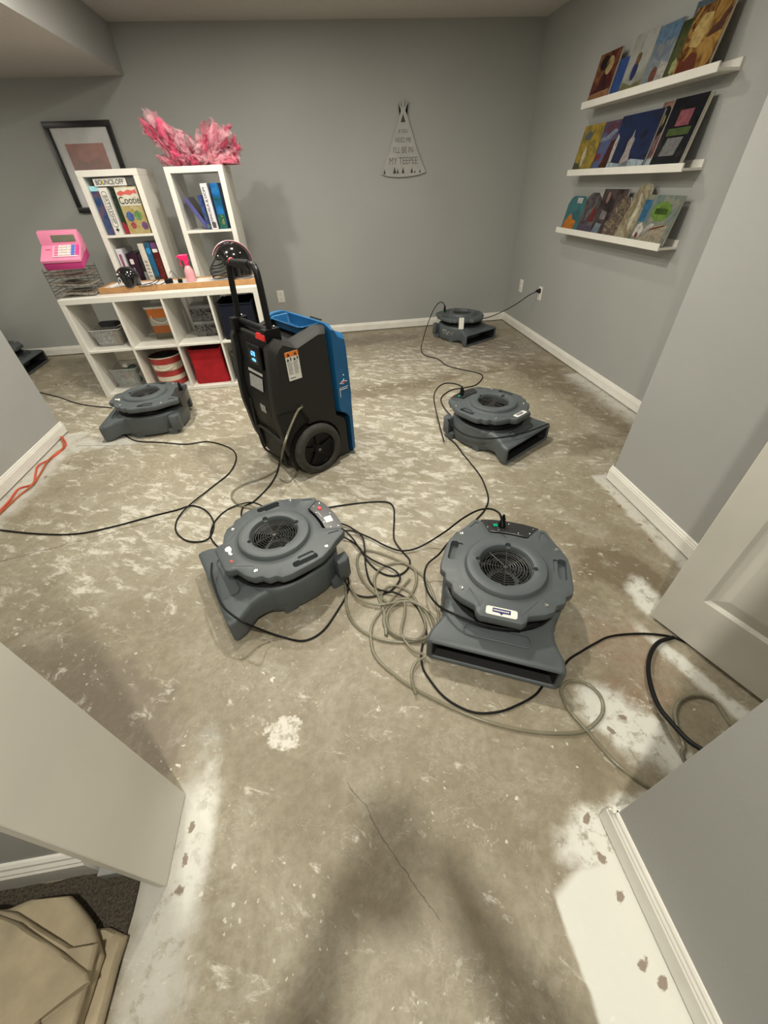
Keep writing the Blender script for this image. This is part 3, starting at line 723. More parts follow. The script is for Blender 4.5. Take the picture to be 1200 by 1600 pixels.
# ================================================================= cords and hoses on the floor
CAB = {
 'cord_left': [(-1.878,1.835,0.005), (-1.648,1.762,0.005), (-1.439,1.724,0.005), (-1.255,1.751,0.005), (-1.088,1.800,0.005), (-0.960,1.831,0.005), (-0.879,1.856,0.005), (-0.790,1.793,0.005), (-0.726,1.673,0.005), (-0.733,1.555,0.005), (-0.824,1.553,0.005), (-0.908,1.636,0.005), (-0.932,1.743,0.005), (-0.892,1.847,0.014), (-0.803,2.014,0.005), (-0.715,2.168,0.005), (-0.705,2.349,0.005), (-0.775,2.481,0.005), (-0.935,2.594,0.005), (-1.087,2.590,0.005), (-1.279,2.657,0.005), (-1.455,2.713,0.005), (-1.577,2.824,0.005)],
 'cord_dehum': [(-0.397,2.202,0.090), (-0.409,2.225,0.020), (-0.423,2.088,0.005), (-0.460,1.959,0.005), (-0.532,1.831,0.005), (-0.584,1.794,0.005), (-0.590,1.728,0.005), (-0.569,1.644,0.005)],
 'cord_loopL': [(-0.450,1.695,0.060), (-0.546,1.803,0.020), (-0.661,1.791,0.005), (-0.721,1.698,0.005), (-0.727,1.588,0.005), (-0.690,1.510,0.005), (-0.637,1.455,0.005)],
 'cord_frontL': [(-0.595,1.205,0.175), (-0.587,1.136,0.160), (-0.535,1.013,0.145), (-0.487,0.955,0.140), (-0.434,0.917,0.125), (-0.394,0.925,0.060), (-0.326,0.916,0.008), (-0.239,0.886,0.005), (-0.163,0.919,0.005), (-0.094,1.016,0.005), (-0.060,1.078,0.005), (-0.044,1.127,0.020), (-0.050,1.183,0.030)],
 'cord_a': [(-0.227,1.646,0.030), (-0.161,1.685,0.010), (0.051,1.701,0.005), (0.196,1.685,0.005), (0.235,1.638,0.005), (0.228,1.552,0.005), (0.204,1.426,0.005), (0.201,1.366,0.005), (0.223,1.295,0.005), (0.248,1.231,0.005), (0.230,1.182,0.005), (0.188,1.151,0.005), (0.134,1.157,0.005), (0.087,1.200,0.005), (0.050,1.267,0.005), (0.035,1.329,0.005), (0.000,1.393,0.005), (-0.053,1.434,0.020)],
 'cord_b': [(-0.111,1.556,0.030), (-0.083,1.547,0.020), (-0.025,1.517,0.014), (0.035,1.448,0.014), (0.093,1.395,0.014), (0.152,1.334,0.014), (0.213,1.292,0.014), (0.281,1.289,0.014), (0.357,1.307,0.030), (0.438,1.298,0.100), (0.498,1.278,0.180), (0.548,1.243,0.250), (0.579,1.189,0.300), (0.595,1.137,0.320), (0.603,1.115,0.300), (0.600,1.091,0.280)],
 'cord_c': [(-0.112,1.521,0.030), (-0.073,1.485,0.020), (0.013,1.457,0.022), (0.044,1.409,0.022), (0.048,1.327,0.022), (0.041,1.236,0.005), (0.048,1.145,0.005), (0.073,1.093,0.005), (0.111,1.062,0.014), (0.148,1.049,0.014), (0.197,1.013,0.005), (0.228,0.964,0.005), (0.240,0.905,0.005), (0.239,0.846,0.005), (0.233,0.818,0.005), (0.215,0.796,0.005), (0.198,0.751,0.005), (0.194,0.700,0.005), (0.206,0.660,0.005), (0.236,0.597,0.005), (0.279,0.551,0.005), (0.335,0.519,0.005), (0.410,0.511,0.005), (0.481,0.523,0.005), (0.549,0.544,0.005), (0.597,0.577,0.005)],
 'cord_d': [(-0.067,1.186,0.030), (-0.053,1.134,0.005), (-0.021,1.078,0.005), (0.026,1.053,0.005), (0.079,1.054,0.005), (0.132,1.069,0.005), (0.168,1.102,0.005), (0.185,1.132,0.014), (0.164,1.178,0.014), (0.111,1.223,0.014), (0.068,1.264,0.014), (0.029,1.322,0.014), (0.002,1.386,0.030), (-0.034,1.457,0.030), (-0.069,1.480,0.050)],
 'cord_e': [(0.457,1.206,0.170), (0.390,1.147,0.160), (0.359,1.138,0.120), (0.306,1.124,0.080), (0.277,1.056,0.080), (0.270,0.959,0.100), (0.287,0.860,0.140), (0.330,0.788,0.175), (0.390,0.744,0.177), (0.456,0.712,0.177), (0.525,0.695,0.177), (0.617,0.706,0.177), (0.691,0.753,0.180)],
 'cord_f': [(0.621,0.596,0.020), (0.675,0.614,0.010), (0.728,0.648,0.005), (0.785,0.669,0.005), (0.854,0.692,0.005), (0.929,0.710,0.005), (1.041,0.702,0.005), (1.139,0.675,0.005), (1.188,0.636,0.005)],
 'cord_thick': [(1.150,0.666,0.008), (1.083,0.655,0.012), (1.019,0.616,0.020), (0.963,0.558,0.030), (0.916,0.488,0.050), (0.886,0.421,0.070), (0.878,0.366,0.090), (0.877,0.311,0.110), (0.889,0.257,0.130), (0.900,0.180,0.060), (0.950,0.020,0.012), (1.020,-0.300,0.009), (1.050,-0.900,0.009)],
 'cord_g': [(0.813,2.541,0.040), (0.815,2.742,0.012), (0.827,2.885,0.005), (0.867,2.976,0.005), (0.969,3.071,0.005), (1.074,3.087,0.005), (1.199,3.128,0.005), (1.303,3.264,0.005), (1.311,3.356,0.005), (1.253,3.434,0.005), (1.176,3.502,0.005), (1.077,3.630,0.005), (1.038,3.821,0.005), (0.940,3.961,0.005), (0.941,4.144,0.005), (1.036,4.478,0.005), (1.089,4.536,0.120), (1.143,4.516,0.270), (1.187,4.460,0.360), (1.227,4.428,0.370), (1.269,4.495,0.310), (1.274,4.504,0.270)],
 'cord_h': [(0.678,2.229,0.020), (0.686,2.389,0.060), (0.696,2.546,0.100), (0.694,2.607,0.170), (0.715,2.594,0.240), (0.760,2.564,0.280), (0.802,2.466,0.310), (0.828,2.405,0.310), (0.847,2.413,0.270)],
 'cord_i': [(0.705,2.312,0.020), (0.748,2.223,0.005), (0.764,2.072,0.005), (0.790,1.846,0.005), (0.784,1.716,0.005), (0.761,1.600,0.005), (0.710,1.515,0.005), (0.642,1.449,0.005), (0.573,1.382,0.005)],
 'cord_j': [(0.706,2.271,0.160), (0.727,2.244,0.130), (0.752,2.080,0.150), (0.838,1.996,0.155), (0.942,1.976,0.158), (1.123,2.017,0.150), (1.335,2.129,0.130)],
 'cord_k': [(1.598,4.378,0.200), (1.660,4.413,0.200), (1.745,4.341,0.230)],
 'cord_m': [(-3.024,4.181,0.005), (-2.771,3.934,0.005), (-2.458,3.718,0.005), (-2.214,3.527,0.005), (-2.014,3.418,0.005), (-1.863,3.359,0.005)],
 'ext_red': [(-2.198,3.114,0.020), (-2.134,3.026,0.020), (-2.034,2.881,0.006), (-1.954,2.743,0.006), (-1.973,2.583,0.006), (-2.003,2.488,0.014), (-1.986,2.413,0.006), (-1.935,2.274,0.006), (-1.995,2.232,0.006), (-1.970,2.095,0.014), (-1.982,1.961,0.006)],
 'ext_brown': [(-2.191,3.114,0.008), (-2.045,2.886,0.015), (-1.949,2.716,0.016), (-1.971,2.650,0.006), (-1.964,2.532,0.016), (-1.944,2.375,0.006), (-1.917,2.243,0.016), (-1.948,2.170,0.006), (-1.959,2.073,0.006), (-1.962,1.925,0.015)],
 'hose_drain': [(-0.190,2.043,0.442), (-0.211,2.019,0.437), (-0.241,1.987,0.403), (-0.281,1.946,0.345), (-0.316,1.907,0.281), (-0.404,2.191,0.012), (-0.433,2.117,0.006), (-0.517,2.049,0.006), (-0.615,2.008,0.006), (-0.666,1.947,0.006), (-0.658,1.871,0.006), (-0.603,1.802,0.006), (-0.527,1.759,0.006)],
 'hose_loop': [(-0.400,2.026,0.006), (-0.348,1.982,0.006), (-0.304,2.048,0.006), (-0.316,2.113,0.060)],
 'hose_pile': [(-0.527,1.753,0.006), (-0.434,1.633,0.006), (-0.259,1.342,0.006), (-0.085,1.171,0.006), (-0.060,1.112,0.006), (-0.063,1.027,0.006), (-0.046,0.944,0.006), (0.000,0.882,0.006), (0.070,0.834,0.006), (0.166,0.812,0.006), (0.238,0.817,0.006), (0.292,0.871,0.006), (0.310,0.962,0.006), (0.296,1.104,0.006), (0.240,1.191,0.006), (0.149,1.277,0.006), (0.048,1.330,0.006), (0.005,1.274,0.006), (0.017,1.153,0.006), (0.074,1.054,0.006), (0.147,0.991,0.006), (0.226,1.045,0.006), (0.261,1.148,0.006), (0.215,1.216,0.006), (0.124,1.212,0.006), (0.071,1.144,0.006), (0.077,1.036,0.006), (0.092,0.952,0.006), (0.086,0.877,0.006), (0.081,0.860,0.006), (0.087,0.952,0.006), (0.090,1.051,0.006), (0.141,1.095,0.006), (0.212,1.047,0.006), (0.235,0.959,0.006), (0.241,0.865,0.006), (0.192,0.816,0.006), (0.121,0.842,0.006), (0.080,0.907,0.006), (0.105,0.981,0.006), (0.179,1.018,0.006), (0.248,0.957,0.006), (0.265,0.846,0.006), (0.213,0.798,0.006)],
 'hose_pile2': [(-0.042,1.120,0.016), (-0.009,1.044,0.016), (0.067,0.997,0.016), (0.201,0.991,0.016), (0.278,0.913,0.016), (0.273,0.839,0.016), (0.191,0.810,0.016), (0.100,0.868,0.016), (0.107,0.958,0.016), (0.175,0.995,0.016), (0.168,0.932,0.016), (0.140,0.847,0.016), (0.171,0.773,0.016), (0.212,0.740,0.016), (0.172,0.721,0.016), (0.146,0.676,0.016), (0.148,0.606,0.016)],
 'hose_trail': [(0.226,1.117,0.006), (0.091,0.984,0.006), (0.035,0.915,0.006), (0.020,0.836,0.006), (0.035,0.761,0.006), (0.114,0.662,0.006), (0.210,0.583,0.006), (0.321,0.508,0.006), (0.431,0.455,0.006), (0.525,0.426,0.006), (0.613,0.411,0.007), (0.670,0.417,0.006), (0.737,0.452,0.006), (0.762,0.505,0.006), (0.737,0.554,0.006), (0.682,0.570,0.006), (0.642,0.542,0.006), (0.634,0.475,0.015), (0.663,0.405,0.006), (0.695,0.318,0.006), (0.738,0.262,0.006), (0.788,0.207,0.006), (0.840,0.060,0.007), (0.860,-0.500,0.007)],
 'hose_right': [(1.180,-0.900,0.007), (1.200,0.000,0.007), (1.150,0.250,0.007), (1.115,0.352,0.006), (1.120,0.428,0.006), (1.080,0.458,0.006), (1.018,0.453,0.006), (0.973,0.424,0.006), (0.945,0.379,0.007), (0.926,0.326,0.006), (0.899,0.286,0.006), (0.880,0.100,0.007), (0.900,-0.400,0.007), (0.980,-0.900,0.007)],
}
HOSE = mat('clear drain hose', (.27, .25, .175), .22, var=.1, alpha=.55)
ORC = mat('red orange cord jacket', (.60, .085, .045), .5, var=.08)
BRC = mat('burnt orange cord jacket', (.42, .10, .03), .5, var=.08)
def cable(key, name, label, cat, r, m, group=None, sub=7):
    o = P(name, MB().tube(smooth_path(CAB[key], sub), r, 8), m, smooth=True, ang=60)
    return tag(o, label, cat, group)
G_ = 'black power cords lying on the floor'
for key, lab in (('cord_left', 'long black power cord running in from the left edge and looping once'),
                 ('cord_dehum', 'black power cord dropping from the back of the dehumidifier'),
                 ('cord_loopL', 'black cord curling out left of the air mover with the torn sticker'),
                 ('cord_frontL', 'black cord sagging in front of the air mover with the torn sticker'),
                 ('cord_a', 'black cord making the big S bend above the tangled hose'),
                 ('cord_b', 'black cord rising across the floor to the plug on the nearest right air mover'),
                 ('cord_c', 'black cord passing down through the hose tangle and under the nearest outlet mouth'),
                 ('cord_d', 'black cord in a closed loop over the top of the tangled hose'),
                 ('cord_e', 'black cord slung round the waist of the nearest right air mover'),
                 ('cord_f', 'black cord running right from the nearest air mover to the open door'),
                 ('cord_g', 'black cord winding over the floor up to the far corner air mover'),
                 ('cord_h', 'black cord arching up to the plug of the air mover by the pillar wall'),
                 ('cord_i', 'black cord curving down from the air mover by the pillar wall'),
                 ('cord_j', 'black cord draped over the outlet of the air mover by the pillar wall'),
                 ('cord_m', 'black cord emerging from behind the left partition wall')):
    cable(key, 'floor_cable', lab, 'cord', .0042, RUB, G_)
cable('cord_thick', 'thick_cable', 'thick black cable curving down beside the open door', 'cord', .0075, RUB)
# cord to the outlet at the right wall with its plug
o = tag(P('floor_cable', MB().tube(smooth_path([(1.62, 4.40, .20), (1.69, 4.36, .205), (1.80, 4.31, .25), (1.95, 4.25, .34), (2.05, 4.21, .42), (2.10, 4.18, .455), (2.128, 4.172, .465)], 8), .0045, 8), RUB, smooth=True), 'black cord rising from the far corner air mover to the wall outlet', 'cord', G_)
P('plug', MB().lathe([(.006, -.045), (.012, -.035), (.016, -.018), (.021, -.012), (.021, .0)], 14, axis='x', m4=Matrix.Translation((RX - .009, 4.17, .469))), BLACKM, o, smooth=True)
cable('ext_red', 'extension_cable', 'bright red orange extension cord along the left partition baseboard', 'cord', .0058, ORC)
cable('ext_brown', 'extension_cable', 'darker burnt orange cord twisted beneath the red one at the left baseboard', 'cord', .0055, BRC)
GH = 'clear drain hoses on the floor'
cable('hose_drain', 'hose_run', 'clear drain hose hanging from the side of the dehumidifier', 'hose', .0065, HOSE, GH)
cable('hose_loop', 'hose_run', 'short clear hose loop under the dehumidifier wheel', 'hose', .005, HOSE, GH)
cable('hose_pile', 'hose_run', 'clear drain hose heaped in coils between the two nearest air movers', 'hose', .0065, HOSE, GH)
cable('hose_pile2', 'hose_run', 'second clear hose winding over the coiled heap', 'hose', .0060, HOSE, GH)
cable('hose_trail', 'hose_run', 'clear hose sweeping below the nearest air mover and looping at its right', 'hose', .0065, HOSE, GH)
cable('hose_right', 'hose_run', 'clear hose loop by the right doorway wall', 'hose', .0065, HOSE, GH)
# ================================================================= white cube shelving
WL = mat('white laminate', (.74, .72, .66), .38, var=.02)
def cube_shelf(label, x0, x1, y0, y1, cols, rows, z1, group=None):
    t = thing('cube_shelf', label, 'shelf', ((x0 + x1) / 2, y0, 0), 0, group)
    w = (x1 - x0) / 2; d = y1 - y0; T = .038
    P('side_panel', MB().box(-w, -w + T, 0, d, 0, z1 - T), WL, t, bevel=.0015, seg=1)
    P('side_panel', MB().box(w - T, w, 0, d, 0, z1 - T), WL, t, bevel=.0015, seg=1)
    P('top_panel', MB().box(-w, w, 0, d, z1 - T + .0003, z1), WL, t, bevel=.0015, seg=1)
    P('bottom_panel', MB().box(-w + T, w - T, 0, d, 0.002, .030), WL, t, bevel=.0015, seg=1)
    cw = (2 * w - 2 * T - (cols - 1) * .016) / cols; ch = (z1 - T - .03 - (rows - 1) * .016) / rows
    for c in range(1, cols):
        xa = -w + T + c * cw + (c - 1) * .016; P('divider', MB().box(xa, xa + .016, .001, d, .030, z1 - T), WL, t, bevel=.001, seg=1)
    for r in range(1, rows):
        za = .03 + r * ch + (r - 1) * .016
        for c in range(cols):
            xa = -w + T + c * (cw + .016); P('shelf', MB().box(xa, xa + cw, .0015, d, za, za + .016), WL, t, bevel=.001, seg=1)
    return t, cw, ch
UY = 3.60
cube_shelf('low white cube shelf with two rows of four compartments, under the long wooden tray', -1.995, -.515, UY, UY + .385, 4, 2, .77)
TY = 4.0
cube_shelf('tall white cube tower stacked with board games, left of the pair', -1.665, -1.240, TY, TY + .385, 1, 4, 1.505, 'tall white cube towers')
cube_shelf('tall white cube tower with a pink tulle heap on top, right of the pair', -1.052, -.632, TY, TY + .385, 1, 4, 1.505, 'tall white cube towers')
C1 = 1.1205   # upper shelf surface of the towers
C2 = .7575    # next shelf surface
def sbox(name, label, cat, x0, x1, y0, y1, z0, z1, m, group=None, tilt=0, parts=None, lid=None):
    """a carton or book: base pivot lower-left-front, tilt leans it in the xz plane (positive = clockwise)"""
    t = thing(name, label, cat, (x0, y0, z0), 0, group, rot=(0, R(tilt), 0))
    wx, wy, wz = x1 - x0, y1 - y0, z1 - z0
    P('box_body', MB().box(0, wx, 0, wy, 0, wz), m, t, bevel=.0015, seg=1)
    if lid: P('box_lid', MB().box(-.001, wx + .001, -.001, wy, wz * lid, wz + .001), m, t, bevel=.001, seg=1)
    return t
GB = 'board games in the left tower'
W1 = mat('white printed card', (.70, .68, .64), .4, var=.03)
BLK = mat('black print', (.02, .02, .02), .5, var=0)
fx = lambda x, z, y=-.0012, rz=0: Matrix.Translation((x, y, z)) @ Matrix.Rotation(R(90), 4, 'X') @ Matrix.Rotation(R(rz), 4, 'Z')
# ---- left tower, upper cell (x -1.627 .. -1.278)
t = sbox('board_game', 'blue board game box with a pale cap, leftmost in the left tower', 'board game', -1.622, -1.562, TY + .03, TY + .30, C1, C1 + .245, cover('blue game art', [(38, 58, 110), (70, 100, 150), (130, 95, 120), (60, 85, 140)], 12, seed=1), GB)
P('box_cap', MB().box(-.001, .061, -.002, .27, .245, .272), mat('pale cyan card', (.35, .70, .80), .35), t, bevel=.001)
t = sbox('board_game', 'white board game box with a long outlined title running down its side', 'board game', -1.558, -1.500, TY + .01, TY + .29, C1, C1 + .262, W1, GB)
P('title_frame', MB().prism([(a, b) for a, b in rrect(-.092, .104, -.019, .019, .012, 3)], 0, .0006, fx(.029, .150, -.0004, -90)), mat('dark green print', (.05, .07, .05), .5, var=0), t)
P('title_field', MB().prism([(a, b) for a, b in rrect(-.089, .101, -.016, .016, .010, 3)], 0, .0006, fx(.029, .150, -.0009, -90)), W1, t)
text('BATTLESHIP', .036, BLK, t, fx(.029, .144, -.0016, -90), 'title', sx=.82)
P('emblem', MB().prism([(0, .016), (.006, .004), (.016, 0), (.006, -.005), (0, -.016), (-.006, -.005), (-.016, 0), (-.006, .004)], 0, .0006, fx(.029, .030, -.0004)), BLK, t)
t = sbox('board_game', 'dark green and black board game box between the white one and the yellow one', 'board game', -1.492, -1.452, TY + .04, TY + .30, C1 + .001, C1 + .245, cover('dark jungle art', [(10, 14, 16), (25, 45, 40), (50, 75, 55), (14, 20, 22)], 16, seed=2), GB)
P('red_corner', MB().prism([(.002, .002), (.038, .002), (.038, .04), (.012, .072), (.002, .06)], 0, .0006, Matrix.Translation((0, -.0002, 0)) @ Matrix.Rotation(R(90), 4, 'X')), mat('deep red print', (.35, .02, .04), .4), t)
t = sbox('board_game', 'yellow board game box with coloured critters standing face out', 'board game', -1.448, -1.292, TY + .015, TY + .09, C1, C1 + .262, cover('yellow critter art', [(190, 165, 90), (215, 200, 145), (200, 175, 105), (225, 215, 175)], 9, seed=3), GB)
P('picture_sky', MB().box(.002, .154, -.0012, -.0004, .160, .258), mat('pale card art', (.62, .60, .50), .35, var=.1), t)
P('red_critter_row', MB().prism([(.01, .232), (.04, .243), (.06, .235), (.09, .246), (.12, .240), (.148, .248), (.148, .222), (.12, .226), (.10, .216), (.06, .222), (.03, .214), (.01, .220)], 0, .0006, Matrix.Translation((0, -.0012, 0)) @ Matrix.Rotation(R(90), 4, 'X')), mat('coral print', (.58, .12, .10), .4), t)
text('Cootie', .056, BLK, t, fx(.080, .188, -.0022), 'title', sx=.95)
for q, (cx, cz, rr, cc) in enumerate([(.045, .10, .026, (.03, .12, .45)), (.105, .105, .026, (.15, .38, .08)), (.048, .05, .018, (.5, .03, .05)), (.130, .045, .022, (.18, .04, .22)), (.075, .135, .010, (.7, .5, .05))]):
    P('critter', MB().prism([(rr * math.cos(2 * PI * i / 14) * (1 + .15 * (i % 2)) + cx, rr * math.sin(2 * PI * i / 14) * (1 + .15 * (i % 2)) + cz) for i in range(14)], 0, .0008, Matrix.Translation((0, -.0006, 0)) @ Matrix.Rotation(R(90), 4, 'X')), mat('critter ink %d' % q, tuple(.5 * v_ + .04 for v_ in cc), .4, var=.3, nscale=60), t)
t = sbox('board_game', 'long white board game box lying flat across the tops of the others', 'board game', -1.575, -1.290, TY + .02, TY + .26, C1 + .264, C1 + .310, W1, GB)
text('BOUNCE-OFF', .040, BLK, t, fx(.112, .0225, -.0016), 'title', sx=.80)
P('yellow_letter_fill', MB().prism([(.008 * math.cos(i * PI / 6) + .062, .010 * math.sin(i * PI / 6) + .022) for i in range(12)], 0, .0005, Matrix.Translation((0, -.0006, 0)) @ Matrix.Rotation(R(90), 4, 'X')), mat('yellow print', (.8, .6, .05), .4), t)
P('dark_end', MB().box(.228, .285, -.0008, 0, .0, .046), cover('slate art', [(70, 75, 80), (110, 112, 110), (90, 85, 90)], 20, seed=6), t)
# ---- left tower, second cell
z = C2 + .002
t = sbox('board_game', 'white narrow box with pink lettering at the left of the second left tower cell', 'board game', -1.615, -1.570, TY + .03, TY + .28, z, z + .235, mat('pale lilac card', (.62, .62, .68), .4), GB)
P('pink_print', MB().box(.012, .032, -.0008, 0, .07, .205), cover('pink art', [(150, 60, 100), (190, 120, 150), (120, 40, 90)], 40, seed=7), t)
t = sbox('board_game', 'dark plum board game box with a pale emblem in the second left tower cell', 'board game', -1.560, -1.475, TY + .05, TY + .28, z, z + .205, cover('plum art', [(40, 18, 38), (70, 25, 55), (25, 12, 28), (50, 50, 80)], 14, seed=8), GB)
P('emblem', MB().prism(rrect(-.014, .014, -.016, .016, .006, 3), 0, .0008, fx(.030, .155, -.0004)), W1, t)
P('slash', MB().prism([(.036, .06), (.042, .06), (.032, .12), (.026, .12)], 0, .0008, Matrix.Translation((0, -.0002, 0)) @ Matrix.Rotation(R(90), 4, 'X')), mat('grey lilac print', (.35, .33, .42), .4), t)
t = sbox('board_game', 'black slim box beside the plum one in the second left tower cell', 'board game', -1.468, -1.438, TY + .04, TY + .28, z, z + .20, mat('black card', (.02, .018, .02), .4), GB)
P('grey_band', MB().box(.004, .026, -.0008, 0, .03, .09), mat('grey band print', (.25, .25, .25), .4), t)
t = sbox('board_game', 'tan and white tall box in the second left tower cell, left of the blue one', 'board game', -1.432, -1.388, TY + .02, TY + .27, z, z + .26, mat('off white box card', (.60, .56, .47), .4, var=.1, nscale=30), GB)
b = MB(); rr = random.Random(5)
for i in range(5): b.prism([(.008, .06 + i * .022), (.034, .058 + i * .022), (.036, .066 + i * .022), (.014, .074 + i * .022)], 0, .0006, Matrix.Translation((0, -.0002, 0)) @ Matrix.Rotation(R(90), 4, 'X'))
P('side_print', b, INK, t)
t = sbox('board_game', 'blue and teal tall box in the second left tower cell', 'board game', -1.384, -1.342, TY + .02, TY + .27, z, z + .262, cover('teal art', [(20, 70, 105), (60, 100, 120), (35, 120, 170), (70, 75, 70)], 12, seed=9), GB)
P('blue_disc', MB().prism([(.016 * math.cos(i * PI / 8) + .021, .020 * math.sin(i * PI / 8) + .215) for i in range(16)], 0, .0008, Matrix.Translation((0, -.0002, 0)) @ Matrix.Rotation(R(90), 4, 'X')), mat('bright blue print', (.02, .25, .55), .4), t)
t = sbox('board_game', 'red tall box at the right of the second left tower cell', 'board game', -1.336, -1.290, TY + .02, TY + .27, z, z + .262, cover('red art', [(120, 20, 25), (150, 40, 35), (90, 15, 20), (170, 90, 70)], 14, seed=10), GB)
P('white_band', MB().box(.004, .042, -.0008, 0, .205, .225), W1, t); P('purple_top', MB().box(.001, .045, -.0008, 0, .228, .261), mat('purple print', (.12, .05, .15), .4), t)
for o_ in list(C.objects):
    if o_.get('group') == GB: o_.scale.z = 1.09 if o_.location.z > C1 - .01 else 1.14
    if o_.get('group') == GB and 'lying flat' in o_['label']: o_.location.z = C1 + .266 * 1.09 + .002; o_.scale.z = .98
# ---- right tower, upper cell (x -1.014 .. -.670)
GR = 'board games in the right tower'
t = sbox('board_game', 'purple-blue board game box leaning over in the right tower', 'board game', -.985, -.955, TY + .06, TY + .30, C1 + .006, C1 + .205, mat('violet blue card', (.09, .09, .26), .35, var=.15), GR, tilt=-30)
t.location.x = -.880
P('dark_top_print', MB().box(.0302, .0306, .01, .23, .01, .19), cover('dark gold art', [(15, 15, 18), (60, 55, 30), (20, 20, 25)], 16, seed=11), t)
t = sbox('board_game', 'blue board game box standing beside the leaning one in the right tower', 'board game', -.862, -.832, TY + .05, TY + .30, C1, C1 + .200, cover('blue sky art', [(45, 60, 140), (80, 110, 180), (60, 75, 150), (110, 130, 120)], 18, seed=12), GR, tilt=-4)
t = sbox('board_game', 'white board game box with vertical black lettering in the right tower', 'board game', -.822, -.772, TY + .02, TY + .28, C1, C1 + .262, mat('lilac white card', (.66, .64, .68), .4), GR, tilt=-2)
text('MANCALA & DOM', .026, mat('grey letter print', (.12, .12, .14), .5, var=0), t, fx(.020, .135, -.0016, 90), 'title')
P('small_photo', MB().box(.012, .040, -.0008, 0, .008, .042), cover('grey photo', [(40, 40, 40), (120, 115, 110), (80, 75, 70)], 60, seed=13), t)
t = sbox('board_game', 'bright blue and green board game box at the right of the right tower', 'board game', -.758, -.700, TY + .02, TY + .28, C1, C1 + .262, cover('reef art', [(15, 90, 60), (20, 110, 190), (40, 140, 215), (20, 70, 80)], 11, seed=14), GR)
P('red_green_base', MB().box(.002, .056, -.0008, 0, .004, .085), cover('base art', [(150, 60, 45), (40, 120, 80), (20, 100, 85), (190, 190, 120)], 22, seed=15), t)

for o_ in list(C.objects):
    if o_.get('group') == GR: o_.scale.z = 1.08
# ---- contents of the towers' third cells seen through the low shelf
t = thing('plastic_drawer_box', 'plastic box with orange trays at the back of the second upper compartment', 'storage box', (-1.385, UY + .215, .390), 0)
OR = mat('orange plastic', (.72, .20, .03), .4)
P('lid', MB().prism(rrect(-.118, .112, 0, .16, .02), .235, .250, bev=.003), mat('white plastic lid', (.7, .7, .68), .4), t)
P('upper_tray', MB().prism(rrect(-.108, .105, .006, .155, .02), .165, .235), OR, t)
P('window', MB().prism(rrect(-.106, .104, .008, .153, .02), .105, .165), mat('cloudy plastic', (.45, .42, .36), .3), t)
P('lower_tray', MB().prism(rrect(-.104, .103, .008, .153, .02), .045, .105), mat('burnt orange plastic', (.42, .12, .02), .4), t)
P('base', MB().prism(rrect(-.102, .100, .010, .151, .02), .0, .045), mat('olive grey plastic', (.14, .13, .09), .4), t)
P('handle', MB().tube(smooth_path([(-.08, .008, .185), (-.06, -.004, .15), (0, -.010, .128), (.06, -.004, .15), (.08, .008, .185)], 5), .006, 8), W1, t, smooth=True)
for i, zz in enumerate((.390, .511)):
    t = thing('patterned_storage_box', ('lower', 'upper')[i] + ' dark patterned box of the pair stacked in the third upper compartment', 'storage box', (-1.0235, UY + .20, zz), 0, 'dark patterned boxes')
    P('box_body', MB().box(-.110, .110, 0, .165, 0, .100), cover('dark damask', [(20, 20, 22), (30, 30, 32), (150, 148, 145), (25, 25, 28)], 42, .35, seed=16 + i), t, bevel=.004)
    P('box_lid', MB().box(-.113, .113, -.004, .168, .095, .119), mat('grey card lid', (.22, .22, .23), .4), t, bevel=.003)
# ---- contents of the low shelf
CLR = mat('clear storage plastic', (.62, .64, .62), .15, var=.02, alpha=.20)
def tub(label, x, y, z, w, d, h, inner, group=None, name='clear_storage_tub'):
    t = thing(name, label, 'storage box', (x, y, z), 0, group)
    P('tub', MB().loft([[(px, py, pz) for px, py in rrect(-w + i, w - i, 0 + i, d - i, .02)] for pz, i in ((.003, .030), (.0, .022), (h, 0), (h + .006, -.006), (h + .006, .0), (.004, .026))], cap0=False), CLR, t, smooth=True)
    P('rim', MB().tube([(px, py, h + .004) for px, py in rrect(-w, w, 0, d, .02)], .004, 6, True), mat('frosted rim', (.5, .5, .46), .4), t, smooth=True)
    return t
t = tub('shallow clear tub of white printed labels with a brown card, upper left compartment', -1.815, UY + .09, .391, .118, .24, .125, None)
P('white_printed_stack', MB().box(-.090, .045, .028, .17, .012, .112), cover('label sheets', [(190, 188, 180), (60, 60, 62), (200, 198, 190), (205, 200, 190)], 55, seed=20), t)
P('brown_card', MB().box(.048, .088, .026, .2, .010, .112), mat('brown cardboard', (.20, .12, .045), .7), t)
bk = MB(); bk.loft([[(x, y * s_, z_) for x, y in rrect(-.06, .07, .02, .16, .02)] for z_, s_ in ((.150, 1), (.162, .95), (.185, .5))])
tag(P('folded_black_pouch', bk, mat('black nylon', (.015, .015, .017), .6), loc=(-1.785, UY + .10, .386)), 'black pouch resting on the tub in the upper left compartment', 'pouch')
t = tub('clear tub of mixed toys, lower left compartment', -1.810, UY + .08, .032, .112, .26, .165, None)
for q, (bx, by, bz, br, cc) in enumerate([(-.05, .06, .06, .045, (.12, .16, .13)), (.02, .05, .055, .042, (.20, .20, .17)), (.065, .07, .06, .04, (.05, .08, .09)), (-.02, .09, .125, .04, (.16, .22, .17)), (.05, .08, .135, .035, (.04, .16, .11)), (.0, .06, .10, .03, (.3, .10, .08)), (-.06, .12, .11, .035, (.3, .3, .27)), (.03, .15, .12, .05, (.1, .1, .11))]):
    P('toy', MB().ball((bx, by, bz), br, 1, .8, .9, 8), mat('toy colour %d' % q, cc, .4, var=.3, nscale=50), t, smooth=True)
P('pale_toy', MB().ball((.02, .05, .190), .024, 1, 1, .8, 8), W1, t, smooth=True)
t = thing('striped_tin', 'round tin with red and cream stripes and a rope handle in the second lower compartment', 'tin', (-1.455, UY + .17, .032), 0)
